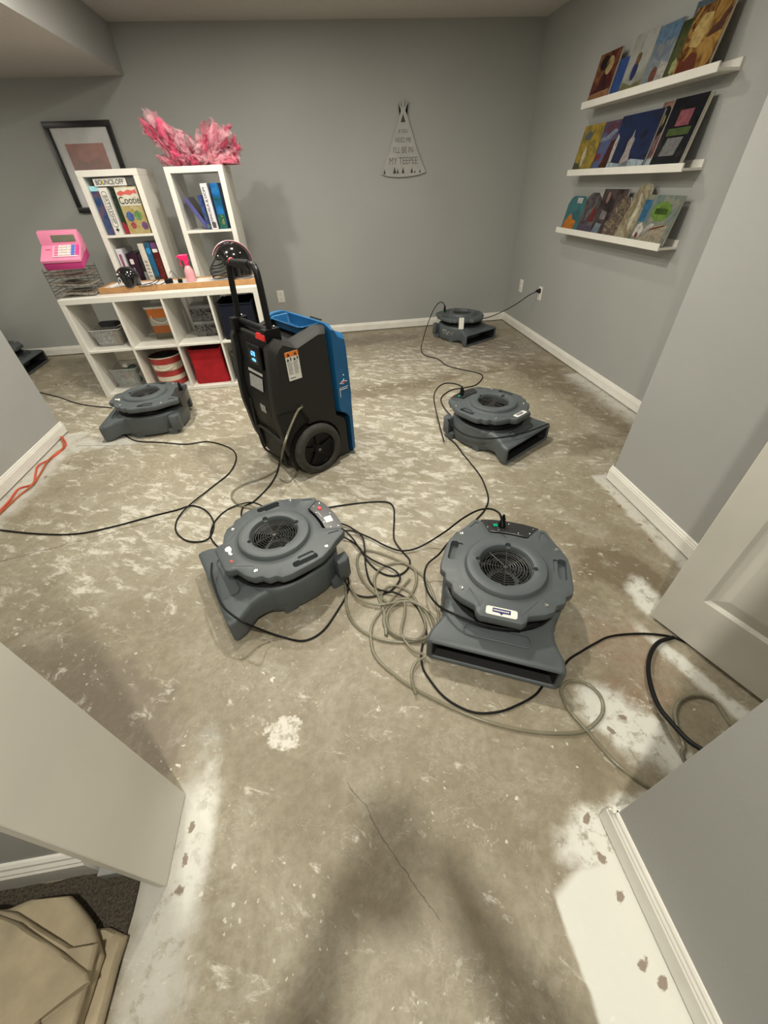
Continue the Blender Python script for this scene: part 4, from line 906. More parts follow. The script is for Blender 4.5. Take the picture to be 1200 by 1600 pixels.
CR = mat('cream enamel', (.62, .56, .45), .35); RD = mat('brick red enamel', (.36, .035, .03), .35)
zz = [(.0, .045, RD), (.045, .085, CR), (.085, .135, RD), (.135, .190, CR), (.190, .240, RD), (.240, .250, CR)]
for a, b, mm in zz: P('stripe', MB().lathe([(.118 + a * .05, a), (.118 + b * .05, b)], 40, cap0=(a == 0), cap1=False), mm, t, smooth=True)
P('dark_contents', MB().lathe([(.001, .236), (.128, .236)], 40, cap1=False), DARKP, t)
P('rope_handle', MB().tube(smooth_path([(-.075, -.106, .170), (-.05, -.121, .155), (0, -.134, .148), (.05, -.121, .155), (.075, -.106, .170)], 6), .006, 8), CR, t, smooth=True)
def fabric_bin(label, x, y, z, w, d, h, m):
    t = thing('fabric_bin', label, 'bin', (x, y, z), 0)
    L = []
    for i, (zz, e) in enumerate(((0, 0), (.05, .002), (h * .5, -.006), (h, -.004), (h + .002, -.010), (h * .55, -.012))):
        L.append([(px + .003 * math.sin(k * .9 + i), py + .003 * math.cos(k * 1.3 + i), zz + (.008 * math.sin(k * .6) if zz >= h else 0)) for k, (px, py) in enumerate(rrect(-w - e, w + e, -e, d + e, .018, 5))])
    P('bin_body', MB().loft(L, cap1=False), m, t, smooth=True)
    P('hem', MB().tube([(px, py, h + .008 * math.sin(k * .6)) for k, (px, py) in enumerate(rrect(-w + .003, w - .003, .003, d - .003, .018, 5))], .005, 6, True), m, t, smooth=True)
    return t
fabric_bin('bright red fabric bin in the third lower compartment', -1.078, UY + .055, .031, .142, .30, .292, mat('red felt fabric', (.36, .003, .010), .85, var=.15, bump=.3))
fabric_bin('navy fabric bin in the right upper compartment', -.723, UY + .03, .391, .140, .31, .270, mat('navy fabric', (.0025, .0045, .015), 1.0, var=.2, bump=.3))
for i in range(2):
    t = thing('round_label_tin', ('lower', 'upper')[i] + ' grey tin with a cream round label in the right lower compartment', 'tin', (-.800, UY + .12, .032 + i * .118), 0, 'grey round label tins')
    P('tin_body', MB().lathe([(.001, 0), (.075, 0), (.080, .006), (.080, .10), (.076, .104)], 36, cap1=False), mat('dark grey tin', (.06, .06, .055), .35), t, smooth=True)
    P('tin_lid', MB().lathe([(.083, .094), (.083, .112), (.078, .116), (.001, .116)], 36, cap0=False), mat('grey tin lid', (.20, .20, .18), .3, .6), t, smooth=True)
    P('round_label', MB().lathe([(.001, -.0815), (.030, -.0815), (.030, -.070)], 24, axis='y', m4=Matrix.Translation((.01, 0, .050))), CR, t)

# ---- long wooden tray on the low shelf with its things
t = thing('wooden_tray', 'long shallow tray with tan wooden rim and white base on the low shelf', 'tray', (-1.13, UY + .11, .771), R(-1.0))
WD = mat('tan wood rim', (.44, .235, .095), .55, var=.08, nscale=20)
wa, wb, wd = -.60, .60, .265
P('base', MB().box(wa + .012, wb - .012, .012, wd - .012, .022, .032), mat('white board', (.80, .79, .76), .3), t)
for a, b, c, d in ((wa, wb, 0, .014), (wa, wb, wd - .014, wd), (wa, wa + .014, .014, wd - .014), (wb - .014, wb, .014, wd - .014)): P('rim_board', MB().box(a, b, c, d, 0, .040), WD, t, bevel=.002)
TZ = .8045
# football helmet
def helmet(label, x, y, z, s, rz, big):
    t = thing('football_helmet', label, 'helmet', (x, y, z), R(rz), None)
    SH = mat('glossy black shell', (.006, .006, .007), .12, var=0, coat=1.0)
    # shell: front faces -x, open face low at the front, ear flaps reach down at the sides
    def shell(r0):
        L = []
        for i in range(21):
            ring = []
            for k in range(48):
                a = 2 * PI * k / 48; cx, cy = math.cos(a), math.sin(a)
                front = max(0, -cx)
                lim = (.80 - .36 * max(0, min(1, (front - .35) / .25)))      # how far down the shell runs (fraction of pi)
                th = (i / 20) * PI * lim
                rr_ = math.sin(min(th, PI * .56)) if th < PI * .56 else math.sin(PI * .56) - .10 * (th - PI * .56)
                zz = math.cos(th) if th < PI * .56 else math.cos(PI * .56) - (th - PI * .56) * .92
                ring.append((r0 * rr_ * cx * (1.16 if cx > 0 else 1.10), r0 * rr_ * cy * .92, r0 * (zz + .92)))
            L.append(ring)
        return L
    o = MB(); o.loft(shell(s), cap0=False, cap1=False)
    P('shell', o, SH, t, smooth=True, ang=70)
    inn = MB(); inn.loft(shell(s * .94), cap0=False, cap1=False); P('padding', inn, DARKP, t, smooth=True, ang=70)
    if big:
        st = [(s * 1.012 * math.sin(a) * (1.16 if a > 0 else 1.10), 0, s * 1.012 * math.cos(a) + s * .92) for a in [R(-72 + 3.6 * i) for i in range(48)]]
        for off, mm, rr in ((0, mat('white stripe', (.8, .78, .76), .3, var=0), .0055), (.012, mat('maroon stripe', (.25, .02, .04), .3, var=0), .0035), (-.012, mat('maroon stripe', (.25, .02, .04), .3, var=0), .0035)):
            P('crown_stripe', MB().tube([(a, off, b) for a, b in [(p[0], p[2]) for p in st]], rr, 6), mm, t, smooth=True)
        WMK = mat('grey black face mask', (.03, .03, .03), .35, .2, var=0)
        fm = MB()
        for zz, xr in ((.66, 1.34), (.50, 1.42), (.30, 1.42), (.12, 1.36)):
            fm.tube(smooth_path([(-s * .35, s * .84, s * (zz + .12)), (-s * .9, s * .70, s * zz), (-s * xr, s * .28, s * zz), (-s * xr, -s * .28, s * zz), (-s * .9, -s * .70, s * zz), (-s * .35, -s * .84, s * (zz + .12))], 6), s * .032, 8)
        for yy in (-.30, .0, .30): fm.tube(smooth_path([(-s * 1.02, s * yy, s * 1.02), (-s * 1.36, s * yy, s * .66), (-s * 1.43, s * yy, s * .4), (-s * 1.35, s * yy, s * .12)], 6), s * .030, 8)
        P('face_mask', fm, WMK, t, smooth=True)
        P('ear_ring', MB().lathe([(.10 * s, .0), (.14 * s, .0), (.14 * s, .02 * s), (.10 * s, .02 * s)], 20, axis='y', m4=Matrix.Translation((-.12 * s, -.93 * s, .78 * s))), WMK, t)
    else:
        P('side_number', MB().prism(rrect(-.016, .014, -.018, .018, .006), 0, .003, Matrix.Translation((-.052, -.045, .052)) @ Matrix.Rotation(R(-38), 4, 'Z') @ Matrix.Rotation(R(82), 4, 'X')), mat('white number patch', (.6, .62, .60), .4), t)
        P('number_centre', MB().prism(rrect(-.007, .006, -.009, .009, .003), .003, .0045, Matrix.Translation((-.052, -.045, .052)) @ Matrix.Rotation(R(-38), 4, 'Z') @ Matrix.Rotation(R(82), 4, 'X')), BLACKM, t)
        P('white_flash', MB().prism([(-.012, 0), (.010, -.004), (.014, .008), (-.004, .012)], 0, .003, Matrix.Translation((-.058, -.040, .090)) @ Matrix.Rotation(R(-40), 4, 'Z') @ Matrix.Rotation(R(55), 4, 'X')), W1, t)
    return t
helmet('large glossy black football helmet with white crown stripe at the right end of the tray', -.695, UY + .245, TZ + .003, .128, 12, True)
helmet('small black toy football helmet at the left end of the tray', -1.495, UY + .165, TZ - .002, .072, 10, False)
# pink spray bottle
t = thing('spray_bottle', 'small pale pink spray bottle with a hot pink trigger head on the tray', 'bottle', (-1.045, UY + .22, TZ), R(10))
PK = mat('pale pink plastic', (.80, .36, .40), .3, alpha=.92); HP = mat('hot pink plastic', (.80, .02, .14), .3)
P('bottle_body', MB().lathe([(.001, 0), (.032, 0), (.036, .006), (.037, .05), (.034, .075), (.022, .100), (.015, .108), (.014, .118)], 32), PK, t, smooth=True)
P('neck_ring', MB().lathe([(.017, .112), (.0175, .116), (.0175, .132), (.014, .136)], 24), HP, t, smooth=True)
P('spray_head', MB().loft([[(x, y * wd_, z) for x, y in ((-.048 + ox, -.01), (.022, -.01), (.022, .01), (-.048 + ox, .01))] for z, wd_, ox in ((.134, .8, .034), (.146, 1, .02), (.160, 1.1, .0), (.178, 1, .0), (.184, .6, .012))]), HP, t, bevel=.002)
P('nozzle', MB().lathe([(.001, -.058), (.008, -.058), (.008, -.046)], 12, axis='x', m4=Matrix.Translation((0, 0, .170))), HP, t)
P('trigger', MB().tube(smooth_path([(-.030, 0, .158), (-.042, 0, .142), (-.044, 0, .122), (-.038, 0, .108)], 4), .0045, 8), HP, t, smooth=True)
# charger, wires and odds on the tray
t = thing('power_adapter', 'small black power adapter with thin tangled wires on the tray', 'adapter', (-1.215, UY + .20, TZ), R(20))
P('adapter_body', MB().prism(rrect(-.03, .03, -.02, .02, .006), 0, .032, bev=.003), BLACKM, t, bevel=.002)
P('adapter_wire', MB().tube(smooth_path([(-.03, 0, .01), (-.08, -.04, .004), (-.15, -.05, .02), (-.20, .02, .004), (-.13, .05, .01), (-.06, .01, .035), (-.10, -.07, .02), (-.19, -.05, .004), (-.23, .0, .004)], 6), .0025, 6), RUB, t, smooth=True)
t = thing('black_clip', 'small black clip right of the power adapter on the tray', 'clip', (-1.125, UY + .19, TZ), 0)
P('clip_body', MB().prism(rrect(-.016, .016, -.012, .012, .004), 0, .024, bev=.002), BLACKM, t); P('clip_wire', MB().tube(smooth_path([(0, .01, .02), (-.03, .05, .03), (-.07, .09, .07), (-.10, .12, .05)], 5), .002, 6), RUB, t, smooth=True)
o = P('paper_sheet', MB().box(-.10, .10, -.06, .06, 0, .0015), mat('white paper', (.80, .79, .80), .6, var=.02), loc=(-1.34, UY + .20, TZ + .0005), rot=(0, 0, R(8))); tag(o, 'white paper sheet with a blue mark on the tray beside the toy helmet', 'paper')
P('blue_mark', MB().prism([(-.09, -.02), (-.06, -.03), (-.05, .0), (-.03, .01), (-.06, .02), (-.07, .005)], .0015, .002), mat('blue ink', (.05, .05, .35), .5), o)
o = P('paper_plate', MB().lathe([(.001, 0), (.07, 0), (.10, .008), (.102, .010), (.07, .002), (.001, .002)], 32), mat('white plate card', (.78, .77, .78), .5), loc=(-.645, UY + .235, TZ), smooth=True); tag(o, 'white paper plate under the large football helmet', 'plate')
o = P('paper_scrap', MB().loft([[(x, y, z + .012 * math.sin(x * 40)) for x, y in ((-.03, -.025), (.035, -.02), (.03, .02), (-.03, .025))] for z in (0, .014)]), mat('white paper', (.8, .79, .8), .6), loc=(-1.605, UY + .15, TZ + .012)); tag(o, 'crumpled white paper scrap at the left end of the tray', 'paper')

# ---- wire letter tray stack and toy cash register
t = thing('wire_letter_tray', 'grey wire letter tray stack holding papers at the left end of the low shelf', 'letter tray', (-1.893, UY + .19, .771), R(5))
WM = mat('grey wire', (.14, .125, .11), .4, .5, var=0)
for lv in range(3):
    b = MB(); zb = .006 + lv * .062; w_, d_ = .138, .12; wv = .02
    for k in range(7):
        xx = -w_ + 2 * w_ * k / 6
        b.tube([(xx, -d_, zb + .04), (xx, -d_, zb), (xx, d_, zb), (xx, d_, zb + .04)], .0016, 5)
    for k in range(4): b.tube([(-w_, -d_ + 2 * d_ * k / 3, zb + .002), (w_, -d_ + 2 * d_ * k / 3, zb + .002)], .0016, 5)
    for zz in (zb + .02, zb + .04): b.tube([(-w_, -d_, zz), (w_ * .2, -d_, zz - (.012 if lv % 2 else 0)), (w_, -d_, zz), (w_, d_, zz), (-w_, d_, zz)], .0022, 5, True)
    for sx_ in (-1, 1):
        for sy_ in (-1, 1): b.tube([(sx_ * w_, sy_ * d_, zb), (sx_ * w_, sy_ * d_, zb + .062)], .0024, 5)
    P('wire_tier', b, WM, t, smooth=True)
PPR = mat('buff paper', (.42, .38, .32), .7, var=.1)
for lv in range(3):
    def warp(i, lv=lv): return .008 * math.sin(i * 2.3 + lv)
    L = []
    n = 10
    for yy in (-.112, .11):
        row = [(-.130 + .26 * i / n, yy, .012 + lv * .062 + warp(i / n * 2)) for i in range(n + 1)]
        L.append(row + [(x, y, z + .010) for x, y, z in reversed(row)])
    P('paper_stack', MB().loft(L), PPR, t)
t = thing('toy_cash_register', 'pink toy cash register tilted on top of the wire letter tray', 'toy', (-1.862, UY + .155, .985), R(14), rot=(R(13), R(1), R(8)))
t.scale = (1.05, 1.05, 1.05)
PKL = mat('light pink plastic', (.80, .26, .42), .38, var=.03); PKD = mat('deep pink plastic', (.52, .04, .20), .35, var=.04)
def wedge(pts, w): return MB().loft([[(x, a, b) for a, b in pts] for x in (-w, w)])
P('drawer_base', wedge([(-.125, .0), (.125, .0), (.125, .055), (-.125, .045)], .118), PKD, t, bevel=.008)
P('keyboard_deck', wedge([(-.128, .044), (.03, .055), (.03, .105), (-.128, .062)], .122), PKL, t, bevel=.005)
P('display_tower', wedge([(.022, .05), (.128, .052), (.128, .130), (.085, .175), (.052, .172), (.022, .10)], .122), PKL, t, bevel=.005)
P('display_window', MB().box(-.045, .100, .0, .004, -.020, .020, Matrix.Translation((0, .0350, .138)) @ Matrix.Rotation(-.40, 4, 'X')), mat('grey green lcd', (.16, .165, .12), .2), t, bevel=.002)
md = Matrix.Translation((.015, -.046, .0875)) @ Matrix.Rotation(math.atan2(.043, .158), 4, 'X')
kp = P('keypad_plate', MB().prism(rrect(-.06, .095, -.060, .055, .004, 2), -.002, .0035, md), mat('very pale pink', (.85, .58, .66), .35), t)
for cix in range(6):
    for r_ in range(4):
        cc = ('pk', 'wk', 'wk', 'wk', 'bk', 'hk')[cix]
        mm = {'pk': PKL, 'wk': W1, 'bk': mat('blue key', (.10, .22, .65), .3, var=0), 'hk': mat('magenta key', (.75, .08, .35), .3, var=0)}[cc]
        x_ = -.050 + cix * .026; y_ = -.050 + r_ * .027
        P('key', MB().box(x_, x_ + .021, y_, y_ + .021, .0036, .0085, md), mm, kp)
P('coin_slot', MB().box(-.108, -.072, -.0006, .0006, .0005, .004, md @ Matrix.Translation((0, .02, 0))), PKD, t)

# ---- pink tulle heap
def tulle():
    cols = [(.80, .10, .22), (.85, .34, .42), (.88, .50, .56)]
    t = thing('tulle_tutu', 'fluffy heap of pink tulle on top of the right tower', 'tutu', (-.842, TY + .17, 1.506), 0)
    rr = random.Random(11)
    ms_ = [mat('pink tulle %d' % i, c, .8, var=.1, alpha=a) for i, (c, a) in enumerate(zip(cols, (.42, .30, .24)))]
    for li in range(3):
        b = MB()
        for k in range(64):
            a = rr.uniform(0, 2 * PI); ln = rr.uniform(.08, .19); el = rr.uniform(.0, 1.25)
            bx, by = rr.uniform(-.15, .13), rr.uniform(-.09, .11)
            if k < 13: a = PI + rr.uniform(-.5, .3); ln = rr.uniform(.18, .31); el = rr.uniform(.85, 1.15); bx = rr.uniform(-.12, -.02)
            elif k < 27: a = rr.uniform(-.3, .3); ln = rr.uniform(.14, .27); el = rr.uniform(.0, 1.2); bx = rr.uniform(.02, .12)
            elif k < 34: a = rr.uniform(-.2, .2); ln = rr.uniform(.14, .22); el = rr.uniform(-.02, .2); bx = rr.uniform(.06, .14)
            dx, dy, dz = math.cos(a) * math.cos(el), math.sin(a) * math.cos(el) * .6, math.sin(el)
            tw = rr.uniform(0, PI); px, py, pz = -math.sin(a) * math.cos(tw), math.cos(a) * math.cos(tw), math.sin(tw) * .8
            sd = Vector((rr.uniform(0, 50), rr.uniform(0, 50), rr.uniform(0, 50)))
            rows = []
            for i in range(13):
                u = i / 12; wv = .008 + .040 * math.sin(min(1, u * 1.15) * PI * .62)
                row = []
                for j in range(11):
                    v = (j / 10 - .5) * 2
                    q = Vector((u * 4, v * 2.5, 0)) + sd
                    nx, ny, nz = [noise.noise(q + Vector((0, 0, 9 * c_))) * .045 * (.25 + u) for c_ in range(3)]
                    fz = .010 * math.sin(v * 9 + sd.x) * (.4 + u)
                    row.append((bx + dx * ln * u + px * v * wv + nx + dz * fz, by + dy * ln * u + py * v * wv + ny + fz, max(.003, dz * ln * u + pz * v * wv + nz + .012)))
                rows.append(row)
            b.loft(rows, closed=False)
        P('tulle_layer', b, ms_[li], t, smooth=True, ang=180)
tulle()

# ================================================================= things on the back wall
t = thing('framed_picture', 'black framed picture with white mat and rust coloured print on the back wall', 'picture', (-1.905, D - .001, 1.548), 0)
FB = mat('black wood frame', (.010, .010, .011), .35)
fw_, fh_, ft = .270, .305, .040
for a, b, c, d in ((-fw_, fw_, fh_ - ft, fh_), (-fw_, fw_, -fh_, -fh_ + ft), (-fw_, -fw_ + ft, -fh_ + ft, fh_ - ft), (fw_ - ft, fw_, -fh_ + ft, fh_ - ft)): P('frame_rail', MB().box(a, b, -.028, 0, c, d), FB, t, bevel=.002)
P('mat_board', MB().box(-fw_ + ft, fw_ - ft, -.012, -.004, -fh_ + ft, fh_ - ft), mat('white mat board', (.66, .66, .66), .7), t)
P('print', MB().box(-.160, .155, -.0135, -.012, -.145, .165), mat('rust print', (.34, .10, .07), .6, var=.25, nscale=7), t)
P('print_lower_field', MB().prism([(-.155, -.14), (.15, -.14), (.15, .03), (.06, .075), (-.02, .04), (-.09, .06), (-.155, .0)], .0135, .0142, Matrix.Rotation(R(90), 4, 'X')), mat('rust print lower', (.24, .085, .065), .6, var=.2, nscale=9), t)
P('glass', MB().box(-fw_ + ft, fw_ - ft, -.020, -.018, -fh_ + ft, fh_ - ft), mat('picture glass', (.9, .9, .9), .03, var=0, alpha=.10), t)

# cut-out teepee sign
t = thing('teepee_sign', 'pale grey cut-out teepee sign with lettering on the bare back wall', 'sign', (.910, D - .012, 1.400), 0)
SG = mat('pale sign board', (.40, .40, .375), .6, var=.06)
sg = [(-.215, .02), (-.16, .002), (-.05, -.008), (.06, -.006), (.15, .003), (.222, .02), (.128, .20), (.075, .33), (.038, .42), (.022, .45), (.055, .50), (.048, .508), (.012, .468), (.006, .52), (-.004, .52), (-.008, .470), (-.040, .505), (-.050, .497), (-.020, .45), (-.030, .42), (-.075, .32), (-.135, .18)]
sm_ = MB(); fl = [sm_.b.verts.new((x, 0, z)) for x, z in sg]; f_ = sm_.b.faces.new(fl)
bmesh.ops.triangulate(sm_.b, faces=[f_])
ex = bmesh.ops.extrude_face_region(sm_.b, geom=sm_.b.faces[:]); bmesh.ops.translate(sm_.b, verts=[v for v in ex['geom'] if isinstance(v, bmesh.types.BMVert)], vec=(0, -.010, 0))
P('board', sm_, SG, t)
SD = mat('sign lettering shade', (.15, .15, .135), .7, var=0)
fs = lambda z_, s_=1: Matrix.Translation((.0, -.0108, z_)) @ Matrix.Rotation(R(90), 4, 'X')
for s_, z_, sz_ in (('IF YOU', .315, .036), ('NEED ME', .255, .047), ("I'LL BE IN", .185, .060), ('MY TEEPEE', .108, .073)): text(s_, sz_, SD, t, fs(z_), 'lettering', sx=.80)
b = MB()
for cx, hh in ((-.185, .035), (-.085, .05), (-.055, .035), (-.002, .045), (.085, .04), (.115, .022), (.165, .028)): b.prism([(cx - hh * .32, .020), (cx + hh * .32, .020), (cx, .020 + hh)], .0105, .0115, Matrix.Rotation(R(90), 4, 'X'))
b.prism([(-.022, .375), (.022, .375), (0, .43)], .0105, .0112, Matrix.Rotation(R(90), 4, 'X'))
P('tree_cutouts', b, mat('dark cutout', (.05, .05, .04), .7, var=0), t)

# ================================================================= picture ledges with books on the right wall
def ledge(label, z, y0, y1):
    t = thing('picture_ledge', label, 'shelf', (RX, (y0 + y1) / 2, z), 0, 'white picture ledges')
    h = (y1 - y0) / 2
    P('ledge_floor', MB().box(-.120, 0, -h, h, -.018, -.006), WL, t, bevel=.001, seg=1)
    P('front_lip', MB().box(-.128, -.118, -h, h, -.022, .016), WL, t, bevel=.0015, seg=1)
    P('back_rail', MB().box(-.012, 0, -h, h, -.006, .028), WL, t, bevel=.001, seg=1)
LZ = [1.735, 1.365, 1.000]
ledge('top white picture ledge', LZ[0], 2.59, 3.86); ledge('middle white picture ledge', LZ[1], 2.60, 3.87); ledge('bottom white picture ledge', LZ[2], 2.57, 3.87)
def book(row, ya, yb, h, label, m, th=.014, off=0., lean=10, group=None, shape=None, cat='book', extra=None, name='picture_book'):
    """book facing the room: ya..yb along the wall, leaning back against it; local x = along the wall (towards the camera), y = thickness, z = height"""
    base = Vector((RX - .100 + off, (ya + yb) / 2, LZ[row] - .0020))
    t = bpy.data.objects.new(name, None); C.objects.link(t); tag(t, label, cat, group)
    t.matrix_world = Matrix.Translation(base) @ Matrix.Rotation(R(lean), 4, 'Y') @ Matrix.Rotation(R(-90), 4, 'Z')
    w_ = abs(yb - ya) / 2
    if shape: pl = [(a * w_, b * h) for a, b in shape]
    else: pl = [(-w_, 0), (w_, 0), (w_, h), (-w_, h)]
    M_ = Matrix.Rotation(R(90), 4, 'X')   # prism z -> -y (towards the room)
    P('cover', MB().prism(pl, -.0005, .0015, M_), m, t)
    pin = [(a * .985, b * .99 + h * .004) for a, b in pl]
    P('pages', MB().prism(pin, -th + .0015, -.0005, M_), mat('page block', (.62, .58, .48), .8), t)
    P('back_cover', MB().prism(pl, -th, -th + .0015, M_), m, t)
    if extra:
        for nm, poly, mm in extra: P(nm, MB().prism([(a * w_, b * h) for a, b in poly], .0014, .0021, M_), mm, t)
    return t
def el(cx, cy, rx, ry, n=14, wob=0): return [(cx + rx * math.cos(2 * PI * i / n) * (1 + wob * (i % 2)), cy + ry * math.sin(2 * PI * i / n) * (1 + wob * (i % 2))) for i in range(n)]
ink = lambda n_, c, **k: mat('cover ink ' + n_, tuple(.62 * q for q in srgb(*c)), .3, var=.25, nscale=40, **k)
LZt = 'picture books on the top ledge'; LZm = 'picture books on the middle ledge'; LZb = 'picture books on the bottom ledge'
book(0, 3.845, 3.60, .245, 'dark red and black picture book at the left end of the top ledge', cover('bk1', [(45, 15, 20), (90, 25, 30), (150, 100, 60), (60, 20, 25)], 8, seed=21), group=LZt, lean=10,
     extra=[('pale_face', el(.25, .72, .35, .18), ink('cream', (190, 165, 115))), ('dark_hair', el(-.3, .80, .45, .15), ink('soot', (35, 18, 20))), ('tan_base', [(-.98, .02), (.98, .02), (.98, .24), (-.98, .2)], ink('tan', (165, 120, 80)))])
book(0, 3.59, 3.45, .185, 'small plain blue picture book second from the left on the top ledge', cover('bk2', [(45, 75, 140), (55, 90, 160), (60, 80, 140)], 8, seed=22), group=LZt, off=.012)
book(0, 3.47, 3.25, .262, 'white picture book with a small blue and brown figure on the top ledge', cover('bk3', [(170, 172, 165), (190, 190, 182), (150, 152, 140)], 7, seed=23), group=LZt, off=.002,
     extra=[('figure_coat', el(-.1, .38, .26, .16), ink('coat', (45, 55, 110))), ('figure_head', el(-.05, .58, .22, .10), ink('head', (120, 95, 70))), ('grass', [(-.98, .02), (.98, .02), (.9, .2), (0, .14), (-.9, .24)], ink('grass', (125, 125, 85)))])
book(0, 3.25, 3.055, .255, 'grey-blue picture book with a pale sky on the top ledge', cover('bk4', [(120, 130, 135), (150, 160, 165), (110, 125, 145), (160, 160, 155)], 8, seed=24), group=LZt, off=.004,
     extra=[('sky', [(-.98, .72), (.98, .72), (.98, .99), (-.98, .99)], ink('skyb', (100, 130, 160))), ('brown_figure', el(-.1, .20, .3, .14), ink('bear', (125, 75, 60))), ('snow', [(-.98, .02), (.98, .02), (.98, .34), (.3, .4), (.2, .06), (-.98, .1)], ink('snow', (185, 180, 172)))])
book(0, 3.06, 2.93, .235, 'dark green picture book partly behind the gold one on the top ledge', cover('bk5', [(35, 42, 22), (60, 70, 35), (90, 95, 55), (45, 50, 25)], 12, seed=25), group=LZt, off=.008,
     extra=[('pale_flower', el(-.1, .25, .3, .12, 12, .3), ink('flw', (170, 170, 120)))])
book(0, 3.02, 2.86, .29, 'slate blue picture book sticking up behind the green and gold ones', cover('bk6', [(75, 95, 110), (95, 115, 130), (60, 75, 85)], 8, seed=26), group=LZt, off=.040, lean=6)
book(0, 2.960, 2.70, .258, 'large glossy gold and brown picture book at the right end of the top ledge', cover('bk7', [(70, 35, 15), (150, 105, 45), (190, 150, 80), (90, 40, 20), (175, 130, 55)], 9, rough=.12, seed=27), group=LZt, off=-.006,
     extra=[('cream_robe', [(-.6, .45), (-.1, .4), (.15, .6), (.1, .85), (-.4, .88), (-.7, .7)], ink('robe', (205, 175, 110))), ('red_crowd', [(-.9, .05), (.3, .05), (.1, .3), (-.3, .36), (-.6, .25), (-.85, .3)], ink('crowd', (105, 45, 25))), ('dark_sweep', [(.2, .5), (.9, .55), (.95, .95), (.7, .7), (.3, .62)], ink('sweep', (85, 40, 20)))])
book(1, 3.86, 3.59, .265, 'yellow picture book at the left end of the middle ledge', cover('bk8', [(150, 125, 30), (190, 160, 50), (120, 110, 60), (200, 175, 75)], 10, seed=28), group=LZm,
     extra=[('grey_bird', el(-.3, .78, .35, .09), ink('bird', (95, 100, 105))), ('white_figure', el(-.2, .34, .16, .22), ink('wf', (205, 195, 160))), ('dark_corner', [(-.98, .02), (-.1, .02), (-.5, .2), (-.98, .22)], ink('dc', (70, 80, 60)))])
book(1, 3.62, 3.36, .265, 'blue and dark red picture book second from the left on the middle ledge', cover('bk9', [(70, 85, 130), (90, 105, 150), (100, 50, 60), (75, 80, 120)], 8, seed=29), group=LZm, off=.004,
     extra=[('red_tower', [(-.1, .05), (.9, .05), (.9, .5), (.75, .66), (.3, .6), (.1, .3)], ink('rt', (75, 25, 28))), ('orange_heap', el(.35, .14, .4, .1, 12, .2), ink('oh', (170, 125, 80))), ('pale_cloud', [(-.8, .6), (.2, .64), (.6, .8), (.3, .84), (-.3, .7), (-.8, .68)], ink('pc', (130, 140, 165))), ('pink_patch', el(-.45, .30, .25, .08), ink('pp', (125, 50, 65)))])
book(1, 3.40, 3.0, .275, 'navy picture book with a plain pale tower shape on the middle ledge', cover('bk10', [(14, 20, 45), (22, 35, 75), (25, 45, 90), (12, 15, 30)], 6, seed=30), group=LZm, off=.000,
     extra=[('pale_tower', [(-.35, .03), (.22, .03), (.08, .35), (.1, .55), (.0, .60), (-.05, .72), (-.1, .60), (-.22, .52), (-.2, .35)], ink('ptw', (170, 160, 160))), ('white_base', [(-.98, .01), (.98, .01), (.98, .16), (.3, .2), (-.2, .12), (-.98, .17)], ink('wb', (175, 190, 200))), ('white_edge', [(-.98, .15), (-.80, .15), (-.78, .62), (-.92, .70), (-.98, .5)], ink('we', (185, 182, 175)))])
book(1, 3.05, 2.84, .30, 'picture book with a red haired figure, partly behind the dark framed one', cover('bk11', [(180, 150, 125), (150, 110, 95), (60, 70, 90), (165, 140, 120)], 7, seed=31), group=LZm, off=.016,
     extra=[('black_top', el(-.5, .72, .45, .22), ink('bt', (18, 18, 25))), ('pale_face', el(-.55, .72, .2, .1), ink('pf', (195, 185, 120))), ('red_hair', [(-.3, .2), (.2, .3), (.5, .55), (.2, .62), (-.2, .5)], ink('rh', (150, 40, 60))), ('white_base', [(-.98, .01), (.98, .01), (.9, .2), (-.98, .14)], ink('wb2', (170, 190, 200)))])
t = book(1, 2.93, 2.665, .30, 'large dark book with pink and grey panels, right end of the middle ledge', cover('bk12', [(14, 15, 22), (25, 28, 45), (20, 20, 22), (50, 48, 55)], 12, rough=.15, seed=32), group=LZm, off=-.004, th=.02,
     extra=[('pink_panel', [(-.35, .60), (.45, .60), (.45, .82), (-.35, .82)], ink('pkp', (150, 85, 95))), ('green_panel', [(-.65, .47), (.7, .47), (.7, .575), (-.65, .575)], ink('gp', (75, 95, 50))), ('grey_panel', [(-.6, .18), (.35, .18), (.5, .44), (-.45, .44)], ink('gyp', (125, 125, 125)))])
for sx_ in (-1, 1): P('bright_edge', MB().box(sx_ * .131 - .0015, sx_ * .131 + .0015, -.003, .001, .0, .30), mat('silver edge', (.75, .72, .66), .2, .6, var=0), t)
book(2, 3.845, 3.60, .225, 'teal and orange book with a rounded top at the left end of the bottom ledge', cover('bk13', [(40, 95, 105), (60, 125, 130), (50, 110, 115)], 6, seed=33), group=LZb, shape=[(-1, 0), (1, 0), (1, .96), (.8, 1), (-.45, 1), (-.8, .92), (-1, .75)],
     extra=[('orange_fish', [(-.9, .04), (.5, .04), (.6, .3), (.1, .34), (-.2, .5), (-.5, .42), (-.85, .2)], ink('of', (205, 120, 25))), ('white_tag', [(0, .80), (.6, .80), (.6, .95), (0, .95)], ink('wtg', (205, 200, 195)))])
book(2, 3.61, 3.40, .25, 'grey and dark red book with an arched top on the bottom ledge', cover('bk14', [(80, 78, 85), (105, 100, 105), (60, 50, 55), (120, 115, 118)], 7, seed=34), group=LZb, off=.006, shape=[(-1, 0), (1, 0), (1, .7), (.85, .88), (.4, .99), (-.4, .99), (-.85, .88), (-1, .7)],
     extra=[('red_robe', [(.1, .3), (.8, .3), (.75, .6), (.4, .66), (.2, .5)], ink('rr', (115, 28, 35))), ('violet_base', [(-.95, .03), (.95, .03), (.9, .2), (-.9, .24)], ink('vb', (85, 75, 95)))])
